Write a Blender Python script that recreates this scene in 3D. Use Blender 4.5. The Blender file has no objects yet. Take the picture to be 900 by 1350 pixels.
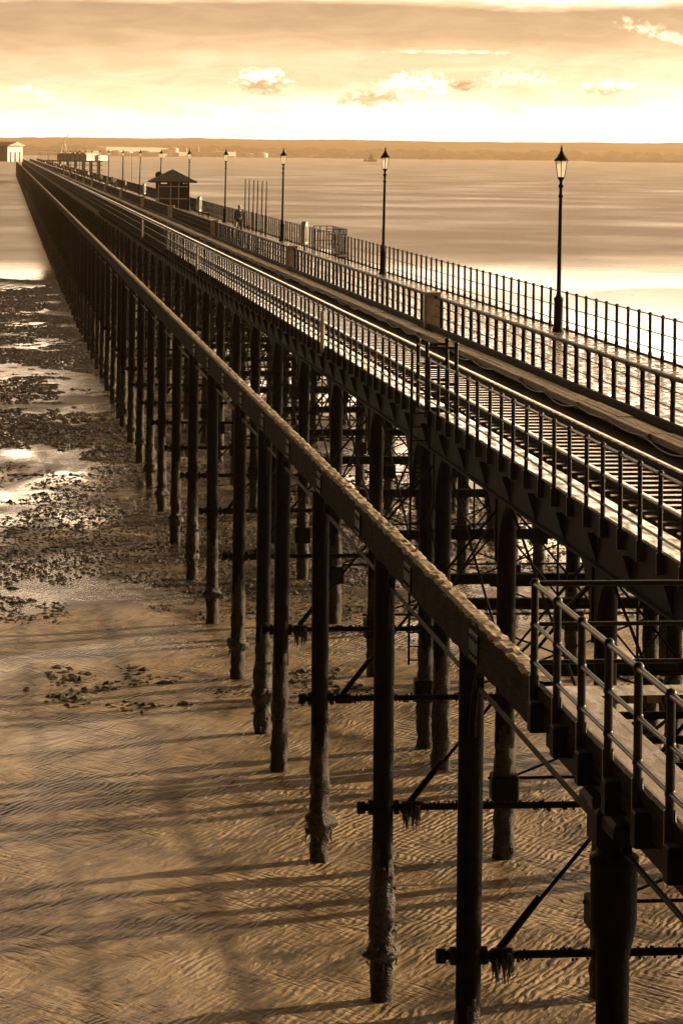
import bpy, math, random
from mathutils import Vector, Matrix, noise
random.seed(7)
R = math.radians
C = bpy.context.scene.collection
SC = bpy.context.scene

# ------------------------------------------------------------------ helpers
class MB:
    """collects geometry and links it as one mesh object"""
    def __init__(s): s.v = []; s.f = []; s.sm = []
    def add(s, vs, fs, smooth=False):
        n = len(s.v); s.v += [tuple(v) for v in vs]
        s.f += [tuple(i + n for i in f) for f in fs]; s.sm += [smooth] * len(fs)
        return s
    def box(s, x0, x1, y0, y1, z0, z1):
        vs = [(x0,y0,z0),(x1,y0,z0),(x1,y1,z0),(x0,y1,z0),(x0,y0,z1),(x1,y0,z1),(x1,y1,z1),(x0,y1,z1)]
        return s.add(vs, [(0,3,2,1),(4,5,6,7),(0,1,5,4),(1,2,6,5),(2,3,7,6),(3,0,4,7)])
    def bevbox(s, x0, x1, y0, y1, z0, z1, b=.01):
        # box with chamfered vertical edges and top
        def ring(i, z): return [(x0+b+i,y0+i,z),(x1-b-i,y0+i,z),(x1-i,y0+b+i,z),(x1-i,y1-b-i,z),(x1-b-i,y1-i,z),(x0+b+i,y1-i,z),(x0+i,y1-b-i,z),(x0+i,y0+b+i,z)]
        rs = [ring(0,z0), ring(0,z1-b), ring(b*.7,z1)]
        vs = sum(rs, []); fs = [tuple(range(7,-1,-1)), tuple(16+i for i in range(8))]
        for k in range(2):
            for i in range(8):
                j = (i+1) % 8; fs.append((k*8+i, k*8+j, k*8+8+j, k*8+8+i))
        return s.add(vs, fs)
    def tube(s, p0, p1, r0, r1=None, n=8, caps=True):
        r1 = r0 if r1 is None else r1
        p0 = Vector(p0); p1 = Vector(p1); d = (p1-p0)
        if d.length < 1e-6: return s
        d.normalize(); a = Vector((0,0,1)) if abs(d.z) < .9 else Vector((1,0,0))
        u = d.cross(a).normalized(); w = d.cross(u)
        vs = []
        for p, r in ((p0,r0),(p1,r1)):
            for i in range(n):
                t = 2*math.pi*i/n; vs.append(p + u*(r*math.cos(t)) + w*(r*math.sin(t)))
        fs = [(i, n+i, n+(i+1)%n, (i+1)%n) for i in range(n)]
        s.add(vs, fs, True)
        if caps: s.add(vs, [tuple(range(n)), tuple(range(2*n-1, n-1, -1))])
        return s
    def path(s, pts, r, n=6):
        for a, b in zip(pts[:-1], pts[1:]): s.tube(a, b, r, r, n, False)
        return s
    def lathe(s, prof, n=16, cx=0, cy=0, jit=None, closed=True, sq=False):
        vs = []
        for r, z in prof:
            for i in range(n):
                t = 2*math.pi*(i+.5*sq)/n; rr = r
                if jit: rr = r + jit(r, z, t)
                vs.append((cx+rr*math.cos(t), cy+rr*math.sin(t), z))
        fs = []
        for k in range(len(prof)-1):
            for i in range(n):
                j = (i+1) % n; fs.append((k*n+i, k*n+j, (k+1)*n+j, (k+1)*n+i))
        s.add(vs, fs, not sq)
        if closed:
            m = len(prof)-1
            s.add(vs, [tuple(range(n-1,-1,-1)), tuple(m*n+i for i in range(n))])
        return s
    def ball(s, c, r, n=8, sz=1):
        m = n//2+1; prof = []
        for k in range(m+1):
            t = -math.pi/2 + math.pi*k/m
            prof.append((max(r*math.cos(t), r*.02), c[2]+r*sz*math.sin(t)))
        return s.lathe(prof, n, c[0], c[1])
    def mesh(s, name, m):
        me = bpy.data.meshes.new(name); me.from_pydata(s.v, [], s.f)
        me.polygons.foreach_set('use_smooth', s.sm)
        if m: me.materials.append(m)
        me.update(); return me
    def build(s, name, m, parent=None, loc=None):
        o = bpy.data.objects.new(name, s.mesh(name, m)); C.objects.link(o)
        if parent: o.parent = parent
        if loc: o.location = loc
        return o

def tag(o, label=None, cat=None, group=None, kind=None):
    if label: o['label'] = label
    if cat: o['category'] = cat
    if group: o['group'] = group
    if kind: o['kind'] = kind
    return o
def empty(name, loc=(0,0,0), rz=0):
    o = bpy.data.objects.new(name, None); C.objects.link(o); o.location = loc; o.rotation_euler = (0,0,rz)
    o.empty_display_size = .2; return o
def inst(name, me, parent, loc, rz=0, sc=None):
    o = bpy.data.objects.new(name, me); C.objects.link(o); o.parent = parent; o.location = loc; o.rotation_euler = (0,0,rz)
    if sc: o.scale = sc
    return o
KIDS = {}
def copy_tree(o, parent=None):
    c = o.copy(); C.objects.link(c)
    if parent: c.parent = parent
    for ch in list(o.children): copy_tree(ch, c)
    return c

# ------------------------------------------------------------------ materials
def mat(name, col, rough=.6, metal=0, spec=.5, var=.35, scale=6, bump=.0, bscale=30, col2=None, coat=0, stretch=(1,1,1), bdist=.02, rvar=.1):
    m = bpy.data.materials.new(name); m.use_nodes = True; N = m.node_tree.nodes; L = m.node_tree.links
    b = N['Principled BSDF']; b.inputs['Metallic'].default_value = metal
    b.inputs['Specular IOR Level'].default_value = spec; b.inputs['Coat Weight'].default_value = coat
    b.inputs['Coat Roughness'].default_value = .15
    g = N.new('ShaderNodeNewGeometry'); mp = N.new('ShaderNodeMapping'); mp.inputs['Scale'].default_value = stretch
    L.new(g.outputs['Position'], mp.inputs['Vector'])
    n = N.new('ShaderNodeTexNoise'); n.inputs['Scale'].default_value = scale; n.inputs['Detail'].default_value = 6; n.inputs['Roughness'].default_value = .65
    L.new(mp.outputs[0], n.inputs['Vector'])
    r = N.new('ShaderNodeValToRGB'); r.color_ramp.elements[0].position = .32; r.color_ramp.elements[1].position = .68
    c2 = col2 or tuple(min(1, c*(1+var)) for c in col)
    r.color_ramp.elements[0].color = tuple(c*(1-var) for c in col) + (1,)
    r.color_ramp.elements[1].color = tuple(c2) + (1,)
    L.new(n.outputs['Fac'], r.inputs['Fac']); L.new(r.outputs['Color'], b.inputs['Base Color'])
    mr = N.new('ShaderNodeMapRange'); mr.inputs['To Min'].default_value = max(.03, rough-rvar); mr.inputs['To Max'].default_value = min(1, rough+rvar)
    L.new(n.outputs['Fac'], mr.inputs['Value']); L.new(mr.outputs[0], b.inputs['Roughness'])
    if bump:
        n2 = N.new('ShaderNodeTexNoise'); n2.inputs['Scale'].default_value = bscale; n2.inputs['Detail'].default_value = 5
        L.new(mp.outputs[0], n2.inputs['Vector'])
        bp = N.new('ShaderNodeBump'); bp.inputs['Strength'].default_value = bump; bp.inputs['Distance'].default_value = bdist
        L.new(n2.outputs['Fac'], bp.inputs['Height']); L.new(bp.outputs[0], b.inputs['Normal'])
    return m
def br(k, t=(1.0,.80,.58)): return tuple(k*c for c in t)

M = {}
M['iron'] = mat('black_painted_iron', br(.0025), .42, var=.5, scale=9, bump=.25, bscale=60, col2=br(.006), spec=.05)
M['girder'] = mat('weathered_girder', br(.0025), .6, var=.5, scale=3, bump=.3, bscale=30, col2=br(.006), spec=.05)
M['pile'] = mat('pile_iron', br(.003), .5, var=.5, scale=5, bump=.6, bscale=30, col2=br(.009), spec=.03)
M['pile_low'] = mat('encrusted_pile_foot', br(.002), .45, var=.6, scale=17, bump=1, bscale=40, col2=br(.065), bdist=.03, spec=.12)
M['barnacle'] = mat('barnacle_crust', br(.010), .4, spec=.2, var=.6, scale=14, bump=1, bscale=38, col2=br(.10), bdist=.05)
M['rail_paint'] = mat('handrail_paint', br(.008), .35, spec=.2, var=.4, scale=12, col2=br(.02), bump=.1, bscale=80)
M['steel'] = mat('polished_rail_head', br(.55), .2, metal=1, var=.3, scale=5)
M['timber'] = mat('old_timber_side', br(.003), .85, var=.9, scale=5, bump=1, bscale=14, col2=br(.035), stretch=(4,.6,4), bdist=.04, spec=.05)  # beam's side: its shade is put into this dark base colour
M['moss_lit'] = mat('crumbling_timber_lit_top', br(.13), .85, var=.85, scale=8, bump=1, bscale=9, col2=br(.62), bdist=.06, stretch=(.5,1.6,1))  # mossy, crumbling top; sunlight on it is put into the pale colour
M['sleeper'] = mat('wet_sleeper', br(.09), .13, var=.5, scale=6, bump=.2, bscale=20)
M['trough'] = mat('timber_trough', br(.2), .6, var=.5, scale=4, bump=.6, bscale=16, col2=br(.42), stretch=(5,.6,5))
M['cable'] = mat('pale_cable', br(.08), .5, scale=3)
M['grey_box'] = mat('grey_painted_steel', br(.6), .5, var=.25, scale=4, bump=.1, bscale=20)
M['dark'] = mat('dark_paint', br(.02), .45)
M['white'] = mat('white_paint', br(.8,(1,.93,.82)), .45, var=.08, scale=2)
M['cream'] = mat('cream_wall', br(.62,(1,.92,.8)), .7, var=.15, scale=.3)
M['roof'] = mat('felt_roof', br(.05), .8, var=.4, scale=4, bump=.6, bscale=10)
M['skin'] = mat('skin', (.42,.27,.19), .55, var=.1)
M['hair_white'] = mat('white_hair', (.7,.62,.52), .7, var=.2, scale=30)
M['hair_dark'] = mat('dark_hair', (.03,.02,.015), .7, var=.2, scale=30)
M['jacket'] = mat('dark_jacket', br(.02), .85, var=.3)
M['coat_pale'] = mat('pale_coat', br(.65,(1,.94,.85)), .85, var=.1)
M['trousers'] = mat('dark_trousers', br(.03), .9, var=.3)
M['bag'] = mat('white_bag', br(.7,(1,.94,.85)), .5, var=.1)
M['hill'] = mat('hill_fields', (.12,.09,.06), 1, spec=0, var=.45, scale=.002, col2=(.22,.17,.11), stretch=(1,1,6))
M['low_land'] = mat('low_marsh', (.05,.037,.024), 1, spec=0, var=.4, scale=.004)
M['hull'] = mat('ship_hull', br(.03), .5)
M['tank'] = mat('storage_tank', br(.92,(1,.96,.9)), .6, var=.2, scale=.01)

def glass_mat():
    m = bpy.data.materials.new('opal_lantern_glass'); m.use_nodes = True
    b = m.node_tree.nodes['Principled BSDF']
    b.inputs['Base Color'].default_value = (.9,.82,.68,1); b.inputs['Roughness'].default_value = .3
    N = m.node_tree.nodes; L = m.node_tree.links
    t = N.new('ShaderNodeBsdfTranslucent'); t.inputs['Color'].default_value = (.95,.87,.72,1)
    mx = N.new('ShaderNodeMixShader'); mx.inputs[0].default_value = .85
    L.new(b.outputs[0], mx.inputs[1]); L.new(t.outputs[0], mx.inputs[2]); tr = N.new('ShaderNodeBsdfTransparent'); m2 = N.new('ShaderNodeMixShader'); m2.inputs[0].default_value = .45; L.new(mx.outputs[0], m2.inputs[1]); L.new(tr.outputs[0], m2.inputs[2]); L.new(m2.outputs[0], N['Material Output'].inputs['Surface'])
    return m
M['opal'] = glass_mat()
M['window'] = mat('dark_window_glass', (.02,.018,.014), .08, var=.1)

def plank_mat(name, col, col2, pitch, rough, along='X', gap=.06):
    """wet boards laid across the pier: joints every pitch metres along Y"""
    m = bpy.data.materials.new(name); m.use_nodes = True; N = m.node_tree.nodes; L = m.node_tree.links
    b = N['Principled BSDF']; g = N.new('ShaderNodeNewGeometry'); sp = N.new('ShaderNodeSeparateXYZ')
    L.new(g.outputs['Position'], sp.inputs[0])
    d = N.new('ShaderNodeMath'); d.operation = 'DIVIDE'; d.inputs[1].default_value = pitch; L.new(sp.outputs['Y' if along == 'X' else 'X'], d.inputs[0])
    fr = N.new('ShaderNodeMath'); fr.operation = 'FRACT'; L.new(d.outputs[0], fr.inputs[0])
    fl = N.new('ShaderNodeMath'); fl.operation = 'FLOOR'; L.new(d.outputs[0], fl.inputs[0])
    wn = N.new('ShaderNodeTexWhiteNoise'); wn.noise_dimensions = '1D'; L.new(fl.outputs[0], wn.inputs['W'])
    gp = N.new('ShaderNodeMath'); gp.operation = 'LESS_THAN'; gp.inputs[1].default_value = gap; L.new(fr.outputs[0], gp.inputs[0])
    nz = N.new('ShaderNodeTexNoise'); nz.inputs['Scale'].default_value = 2.2; nz.inputs['Detail'].default_value = 7
    mp = N.new('ShaderNodeMapping'); mp.inputs['Scale'].default_value = (1,3,1) if along == 'X' else (3,.6,1)
    L.new(g.outputs['Position'], mp.inputs[0]); L.new(mp.outputs[0], nz.inputs['Vector'])
    mixf = N.new('ShaderNodeMath'); mixf.operation = 'MULTIPLY_ADD'; mixf.inputs[1].default_value = .4
    L.new(wn.outputs['Value'], mixf.inputs[0]); L.new(nz.outputs['Fac'], mixf.inputs[2])
    rp = N.new('ShaderNodeValToRGB'); rp.color_ramp.elements[0].position = .4; rp.color_ramp.elements[1].position = 1
    rp.color_ramp.elements[0].color = tuple(col)+(1,); rp.color_ramp.elements[1].color = tuple(col2)+(1,)
    L.new(mixf.outputs[0], rp.inputs['Fac'])
    mc = N.new('ShaderNodeMix'); mc.data_type = 'RGBA'; mc.inputs['B'].default_value = (.004,.003,.002,1)
    L.new(gp.outputs[0], mc.inputs['Factor']); L.new(rp.outputs['Color'], mc.inputs['A']); L.new(mc.outputs['Result'], b.inputs['Base Color'])
    rr = N.new('ShaderNodeMapRange'); rr.inputs['From Min'].default_value = .38; rr.inputs['From Max'].default_value = .62
    rr.inputs['To Min'].default_value = rough*.5; rr.inputs['To Max'].default_value = min(1, rough*2.2); L.new(nz.outputs['Fac'], rr.inputs['Value'])
    L.new(rr.outputs[0], b.inputs['Roughness'])
    sub = N.new('ShaderNodeMath'); sub.operation = 'SUBTRACT'; L.new(nz.outputs['Fac'], sub.inputs[0]); L.new(gp.outputs[0], sub.inputs[1])
    bp = N.new('ShaderNodeBump'); bp.inputs['Strength'].default_value = .35; bp.inputs['Distance'].default_value = .012
    L.new(sub.outputs[0], bp.inputs['Height']); L.new(bp.outputs[0], b.inputs['Normal'])
    return m
M['deck'] = plank_mat('wet_deck_boards', br(.10), br(.22), .16, .16, 'Y', .08)
M['landing'] = plank_mat('landing_boards', br(.05), br(.3), .2, .17, 'Y', .16)
M['deck2'] = plank_mat('wet_walkway_boards', br(.14), br(.32), .32, .2, 'Y', .09)

# ---- mud / wet sand
def mud_mat():
    m = bpy.data.materials.new('wet_rippled_mud'); m.use_nodes = True; N = m.node_tree.nodes; L = m.node_tree.links
    b = N['Principled BSDF']; g = N.new('ShaderNodeNewGeometry'); P = g.outputs['Position']
    def nz(scale, detail=5, st=(1,1,1), rot=0, dist=0, rough=.55):
        m0 = N.new('ShaderNodeMapping'); m0.inputs['Rotation'].default_value = (0,0,R(rot)); L.new(P, m0.inputs[0])
        mp = N.new('ShaderNodeMapping'); mp.inputs['Scale'].default_value = st; L.new(m0.outputs[0], mp.inputs[0])
        n = N.new('ShaderNodeTexNoise'); n.inputs['Scale'].default_value = scale; n.inputs['Detail'].default_value = detail
        n.inputs['Distortion'].default_value = dist; n.inputs['Roughness'].default_value = rough; L.new(mp.outputs[0], n.inputs['Vector']); return n.outputs['Fac']
    def math_(op, a, b_=None, c=None):
        q = N.new('ShaderNodeMath'); q.operation = op
        for i, v in enumerate((a, b_, c)):
            if v is None: continue
            if isinstance(v, (int, float)): q.inputs[i].default_value = v
            else: L.new(v, q.inputs[i])
        return q.outputs[0]
    def rng(v, a, b_, c, d):
        q = N.new('ShaderNodeMapRange'); q.interpolation_type = 'SMOOTHSTEP'
        for i, x in zip((1,2,3,4), (a,b_,c,d)): q.inputs[i].default_value = x
        L.new(v, q.inputs[0]); return q.outputs[0]
    spy = N.new('ShaderNodeSeparateXYZ'); L.new(P, spy.inputs[0])
    pool = math_('MULTIPLY', rng(nz(.16, 4, (1,.35,1), 8, .4), .50, .60, 0, 1), rng(spy.outputs['Y'], 68, 84, 0, 1))      # still shallow water
    patch = nz(.35, 4, (1,.5,1), -12, .6)
    # ripples
    wv = N.new('ShaderNodeTexWave'); wv.bands_direction = 'Y'; wv.inputs['Scale'].default_value = 2.1; wv.inputs['Distortion'].default_value = 9; wv.inputs['Detail'].default_value = 2.5
    wv.inputs['Detail Scale'].default_value = .55; mp = N.new('ShaderNodeMapping'); mp.inputs['Rotation'].default_value = (0,0,R(-58)); L.new(P, mp.inputs[0]); L.new(mp.outputs[0], wv.inputs['Vector'])
    rip = nz(5.2, 3, (.22,1,1), -60, .5, .5)
    rip2 = nz(4.6, 3, (.25,1,1), -128, .5, .5)
    fine = nz(22, 3, (1,.6,1), 20)
    rdg = lambda q: math_('SUBTRACT', 1.0, math_('ABSOLUTE', math_('MULTIPLY_ADD', q, 4.0, -2.0)))
    sel = rng(nz(.22, 3), .42, .58, 0, 1)
    h = math_('ADD', math_('MULTIPLY', math_('MULTIPLY', wv.outputs['Fac'], rng(patch, .35, .6, .1, 1)), .45), math_('ADD', math_('MULTIPLY', math_('MULTIPLY', rdg(rip), .9), math_('SUBTRACT', 1.1, sel)), math_('MULTIPLY', math_('MULTIPLY', rdg(rip2), .8), sel)))
    h = math_('ADD', h, math_('MULTIPLY', fine, .10))
    amp = rng(patch, .35, .62, .35, 1.0)
    amp = math_('MULTIPLY', amp, math_('SUBTRACT', 1.0, math_('MULTIPLY', pool, .88)))
    bp = N.new('ShaderNodeBump'); bp.inputs['Distance'].default_value = .06; L.new(h, bp.inputs['Height']); L.new(amp, bp.inputs['Strength'])
    L.new(bp.outputs[0], b.inputs['Normal'])
    cf = math_('ADD', math_('MULTIPLY', nz(.7, 6, (1,.6,1), 10, .5, .65), .75), math_('MULTIPLY', rip, .35))
    rp = N.new('ShaderNodeValToRGB'); e = rp.color_ramp.elements; e[0].position = .40; e[0].color = (.06,.044,.028,1); e[1].position = .64; e[1].color = (.38,.285,.185,1)
    cf = math_('SUBTRACT', cf, math_('MULTIPLY', rng(nz(.42, 6, (1,.7,1), 0, 1.0, .7), .55, .70, 0, 1), .13))
    L.new(cf, rp.inputs['Fac'])
    # weed-dark silt in the middle distance
    wd = math_('MULTIPLY', rng(nz(.3, 6, (.6,.5,1), 5, .8, .7), .34, .52, 0, 1), rng(spy.outputs['Y'], 84, 92, 0, 1))
    mm_ = N.new('ShaderNodeMix'); mm_.data_type = 'RGBA'; mm_.inputs['B'].default_value = (.022,.017,.010,1); L.new(math_('MULTIPLY', wd, .85), mm_.inputs['Factor'])
    L.new(rp.outputs[0], mm_.inputs['A']); L.new(mm_.outputs['Result'], b.inputs['Base Color'])
    wet = math_('MULTIPLY', rng(nz(.19, 4, (1,.5,1), 15, .5), .38, .6, 0, 1), rng(spy.outputs['Y'], 55, 95, .35, 1)); L.new(math_('ADD', math_('MULTIPLY', wet, .32), math_('ADD', math_('MULTIPLY', pool, .3), .10)), b.inputs['Specular IOR Level'])
    ro = math_('MULTIPLY', rng(wet, 0, 1, .42, .20), math_('SUBTRACT', 1.0, math_('MULTIPLY', pool, .75))); L.new(ro, b.inputs['Roughness'])
    b.inputs['IOR'].default_value = 1.38
    return m
M['mud'] = mud_mat()

def sea_mat():
    m = bpy.data.materials.new('estuary_water'); m.use_nodes = True; N = m.node_tree.nodes; L = m.node_tree.links
    b = N['Principled BSDF']; g = N.new('ShaderNodeNewGeometry'); P = g.outputs['Position']
    b.inputs['Base Color'].default_value = (.17,.12,.065,1); b.inputs['IOR'].default_value = 1.33
    sp = N.new('ShaderNodeSeparateXYZ'); L.new(P, sp.inputs[0])
    def nz(scale, st, detail=4, rot=0):
        mp = N.new('ShaderNodeMapping'); mp.inputs['Scale'].default_value = st; mp.inputs['Rotation'].default_value = (0,0,R(rot)); L.new(P, mp.inputs[0])
        n = N.new('ShaderNodeTexNoise'); n.inputs['Scale'].default_value = scale; n.inputs['Detail'].default_value = detail; L.new(mp.outputs[0], n.inputs['Vector']); return n.outputs['Fac']
    a = nz(.55, (1,1,1), 5); pn = nz(.02, (1,.7,1), 6, -8)
    # sheltered shallows are calm, open water is choppy, broken by calm slicks
    dist = N.new('ShaderNodeMapRange'); dist.inputs[1].default_value = 290; dist.inputs[2].default_value = 440; dist.inputs[3].default_value = -.3; dist.inputs[4].default_value = .85; L.new(sp.outputs['Y'], dist.inputs[0])
    add = N.new('ShaderNodeMath'); add.operation = 'ADD'; L.new(dist.outputs[0], add.inputs[0])
    ms = N.new('ShaderNodeMapRange'); ms.inputs[1].default_value = .3; ms.inputs[2].default_value = .7; ms.inputs[3].default_value = -.2; ms.inputs[4].default_value = .32; L.new(pn, ms.inputs[0]); L.new(ms.outputs[0], add.inputs[1])
    cl = N.new('ShaderNodeClamp'); L.new(add.outputs[0], cl.inputs[0])
    rr = N.new('ShaderNodeMapRange'); rr.inputs[3].default_value = .06; rr.inputs[4].default_value = .42; L.new(cl.outputs[0], rr.inputs[0]); L.new(rr.outputs[0], b.inputs['Roughness'])
    st = N.new('ShaderNodeMapRange'); st.inputs[3].default_value = .04; st.inputs[4].default_value = .8; L.new(cl.outputs[0], st.inputs[0])
    bp = N.new('ShaderNodeBump'); bp.inputs['Distance'].default_value = .25; L.new(a, bp.inputs['Height']); L.new(st.outputs[0], bp.inputs['Strength']); L.new(bp.outputs[0], b.inputs['Normal'])
    return m
M['sea'] = sea_mat()

# ------------------------------------------------------------------ camera
F = 3850.0; YAW = 6.55; CS = math.cos(R(YAW)); SN = math.sin(R(YAW)); H = 13.4
cam = bpy.data.cameras.new('camera'); co = bpy.data.objects.new('camera', cam); C.objects.link(co); SC.camera = co
cam.sensor_fit = 'HORIZONTAL'; cam.sensor_width = 36; cam.lens = F/900*36
cam.shift_y = -472.4/900; cam.clip_end = 60000; cam.clip_start = .5
co.matrix_world = Matrix.Translation((0,0,H)) @ Matrix.Rotation(R(-YAW),4,'Z') @ Matrix.Rotation(R(90),4,'X') @ Matrix.Rotation(R(.6),4,'Z')
def YD(D, X): return (D - X*SN)/CS      # distance ahead of the viewer -> Y

# ------------------------------------------------------------------ light
SUN_AZ, SUN_EL = 70.5, 14.0       # clockwise from +Y
sl = bpy.data.lights.new('sun', 'SUN'); sl.energy = 5.0; sl.angle = R(.5); sl.color = (1,.72,.42)
so = bpy.data.objects.new('sun', sl); C.objects.link(so)
dv = Vector((math.sin(R(SUN_AZ))*math.cos(R(SUN_EL)), math.cos(R(SUN_AZ))*math.cos(R(SUN_EL)), math.sin(R(SUN_EL))))
so.rotation_euler = dv.to_track_quat('Z','Y').to_euler()
def world():
    w = bpy.data.worlds.new('World'); SC.world = w; w.use_nodes = True; N = w.node_tree.nodes; L = w.node_tree.links
    bg = N['Background']
    sky = N.new('ShaderNodeTexSky'); sky.sky_type = 'NISHITA'; sky.sun_disc = False; sky.sun_elevation = R(SUN_EL); sky.sun_rotation = R(SUN_AZ)
    sky.dust_density = 3; sky.ozone_density = 1
    bw = N.new('ShaderNodeRGBToBW'); L.new(sky.outputs[0], bw.inputs[0])
    tc = N.new('ShaderNodeTexCoord'); sp = N.new('ShaderNodeSeparateXYZ'); L.new(tc.outputs['Generated'], sp.inputs[0])
    def mt(op, a, b_=None, c=None):
        q = N.new('ShaderNodeMath'); q.operation = op
        for i, v in enumerate((a, b_, c)):
            if v is None: continue
            if isinstance(v, (int, float)): q.inputs[i].default_value = v
            else: L.new(v, q.inputs[i])
        return q.outputs[0]
    def rng(v, a, b_, c, d, sm=True):
        q = N.new('ShaderNodeMapRange'); q.interpolation_type = 'SMOOTHSTEP' if sm else 'LINEAR'
        for i, x in zip((1,2,3,4), (a,b_,c,d)): q.inputs[i].default_value = x
        L.new(v, q.inputs[0]); return q.outputs[0]
    el = mt('MULTIPLY', mt('ARCSINE', sp.outputs['Z']), 180/math.pi)
    az = mt('MULTIPLY', mt('ARCTAN2', sp.outputs['X'], sp.outputs['Y']), 180/math.pi)
    cv = N.new('ShaderNodeCombineXYZ'); L.new(az, cv.inputs[0]); L.new(el, cv.inputs[1])
    def nz(scale, st, detail=6, rough=.6, off=(0,0,0), dist=0):
        mp = N.new('ShaderNodeMapping'); mp.inputs['Scale'].default_value = st; mp.inputs['Location'].default_value = off; L.new(cv.outputs[0], mp.inputs[0])
        n = N.new('ShaderNodeTexNoise'); n.inputs['Scale'].default_value = scale; n.inputs['Detail'].default_value = detail; n.inputs['Roughness'].default_value = rough; n.inputs['Distortion'].default_value = dist
        L.new(mp.outputs[0], n.inputs['Vector']); return n.outputs['Fac']
    streak = nz(.55, (.35,2.2,1), 7, .6, (3,1,0), .6)
    # brightness by elevation: glowing horizon, veil of cloud above it, brighter break, then dim overcast
    e2 = mt('ADD', el, mt('MULTIPLY', mt('SUBTRACT', streak, .5), .7))
    rp = N.new('ShaderNodeValToRGB'); cr = rp.color_ramp; cr.interpolation = 'LINEAR'
    pts = [(-1,1.3),(0,1.3),(.65,1.0),(1.0,.60),(1.4,.42),(1.9,.33),(2.3,.19),(2.9,.155),(3.3,.75),(4.6,1.45),(6.5,1.15),(9,.26),(15,.04),(60,.02)]
    lo, hi = -1, 61
    cr.elements[0].position = 0; cr.elements[1].position = 1
    cr.elements[0].color = (1,1,1,1); cr.elements[1].color = (.2,.2,.2,1)
    for e, v in pts[1:-1]:
        q = cr.elements.new(((e+1)/62)); q.color = (v,v,v,1)
    L.new(rng(e2, -1, 61, 0, 1, False), rp.inputs['Fac'])
    base = rp.outputs['Color']
    val = N.new('ShaderNodeRGBToBW'); L.new(base, val.inputs[0]); v = val.outputs[0]
    # wisps
    v = mt('MULTIPLY', v, rng(nz(1.3, (.5,2.6,1), 8, .62, (7,3,0), .8), .3, .72, .90, 1.12))
    # separate small clouds, each a puffed patch of the sky: azimuth, elevation, half widths, brightness change
    puff = nz(5.0, (1,1.5,1), 6, .54, (1,5,0), .3)
    def px(x, y): return YAW + math.degrees(math.atan((x-450)/F)), math.degrees((202.6+(x-450)*.0105 - y)/F)
    clouds = [(345,106,.60,.30,.28,-.24,.0), (487,124,.80,.27,.02,-.36,.0), (545,116,.9,.36,.24,.0,.0), (607,108,.4,.18,.0,-.26,0), (870,50,.9,.24,.2,.0,-.35), (33,121,.34,.16,.2,-.05,0), (590,69,1.4,.06,.14,0,0), (800,115,.6,.18,.14,-.12,0), (680,108,.8,.24,.16,0,0)]
    for x, y, wa, we, hi_, lo_, slope in clouds:
        a0, e0 = px(x, y)
        da = mt('DIVIDE', mt('SUBTRACT', az, a0), wa)
        de = mt('DIVIDE', mt('SUBTRACT', mt('SUBTRACT', el, e0), mt('MULTIPLY', mt('SUBTRACT', az, a0), slope)), we)
        dd = mt('ADD', mt('MULTIPLY', da, da), mt('MULTIPLY', de, de))
        k = mt('ADD', mt('SUBTRACT', 1.0, dd), mt('MULTIPLY', mt('SUBTRACT', puff, .5), 3.2))
        msk = rng(k, .0, .8, 0, 1)
        # lit top, shaded underside
        shade = rng(mt('ADD', de, mt('MULTIPLY', mt('SUBTRACT', puff, .5), 2.5)), -.5, .35, lo_, hi_)
        v = mt('ADD', v, mt('MULTIPLY', msk, shade))
    v = mt('MAXIMUM', v, .05)
    # Nishita gives the overall level and the brightening towards the sun
    nb = mt('POWER', mt('MULTIPLY', bw.outputs[0], WN), .45)
    v = mt('MULTIPLY', v, nb)
    # evening sky: bright over the sea and towards the sun, dim behind the viewer
    dt = mt('ADD', mt('MULTIPLY', sp.outputs['X'], math.sin(R(50))), mt('MULTIPLY', sp.outputs['Y'], math.cos(R(50))))
    v = mt('MULTIPLY', v, rng(dt, -.2, .6, .02, 1))
    cm = N.new('ShaderNodeMix'); cm.data_type = 'RGBA'; cm.blend_type = 'MULTIPLY'; cm.inputs['Factor'].default_value = 1
    cc = N.new('ShaderNodeCombineColor')
    for i in range(3): L.new(v, cc.inputs[i])
    L.new(cc.outputs[0], cm.inputs['A'])
    tn = N.new('ShaderNodeMix'); tn.data_type = 'RGBA'; tn.inputs['A'].default_value = (1,.66,.37,1); tn.inputs['B'].default_value = (1,.86,.70,1)
    L.new(mt('MULTIPLY', rng(v, .12, .5, 0, 1), rng(el, 3.7, 5.5, 1, .12)), tn.inputs['Factor']); L.new(tn.outputs['Result'], cm.inputs['B'])
    L.new(cm.outputs['Result'], bg.inputs['Color']); bg.inputs['Strength'].default_value = .1
WN = 1/6.0
world_gain = 36
world()
# bring the level up inside the colour, the Background strength stays at .1
def set_gain(gain):
    N = SC.world.node_tree.nodes; L = SC.world.node_tree.links
    bg = N['Background']; src = bg.inputs['Color'].links[0].from_socket
    g = N.new('ShaderNodeVectorMath'); g.operation = 'SCALE'; g.inputs['Scale'].default_value = gain
    L.new(src, g.inputs[0]); L.new(g.outputs[0], bg.inputs['Color'])
set_gain(world_gain)
SC.view_settings.view_transform = 'Standard'; SC.view_settings.look = 'None'; SC.view_settings.gamma = 1; SC.view_settings.exposure = .78
SC.cycles.max_bounces = 6; SC.cycles.use_denoising = True; SC.cycles.volume_bounces = 0
SC.cycles.sample_clamp_indirect = 4

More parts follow.
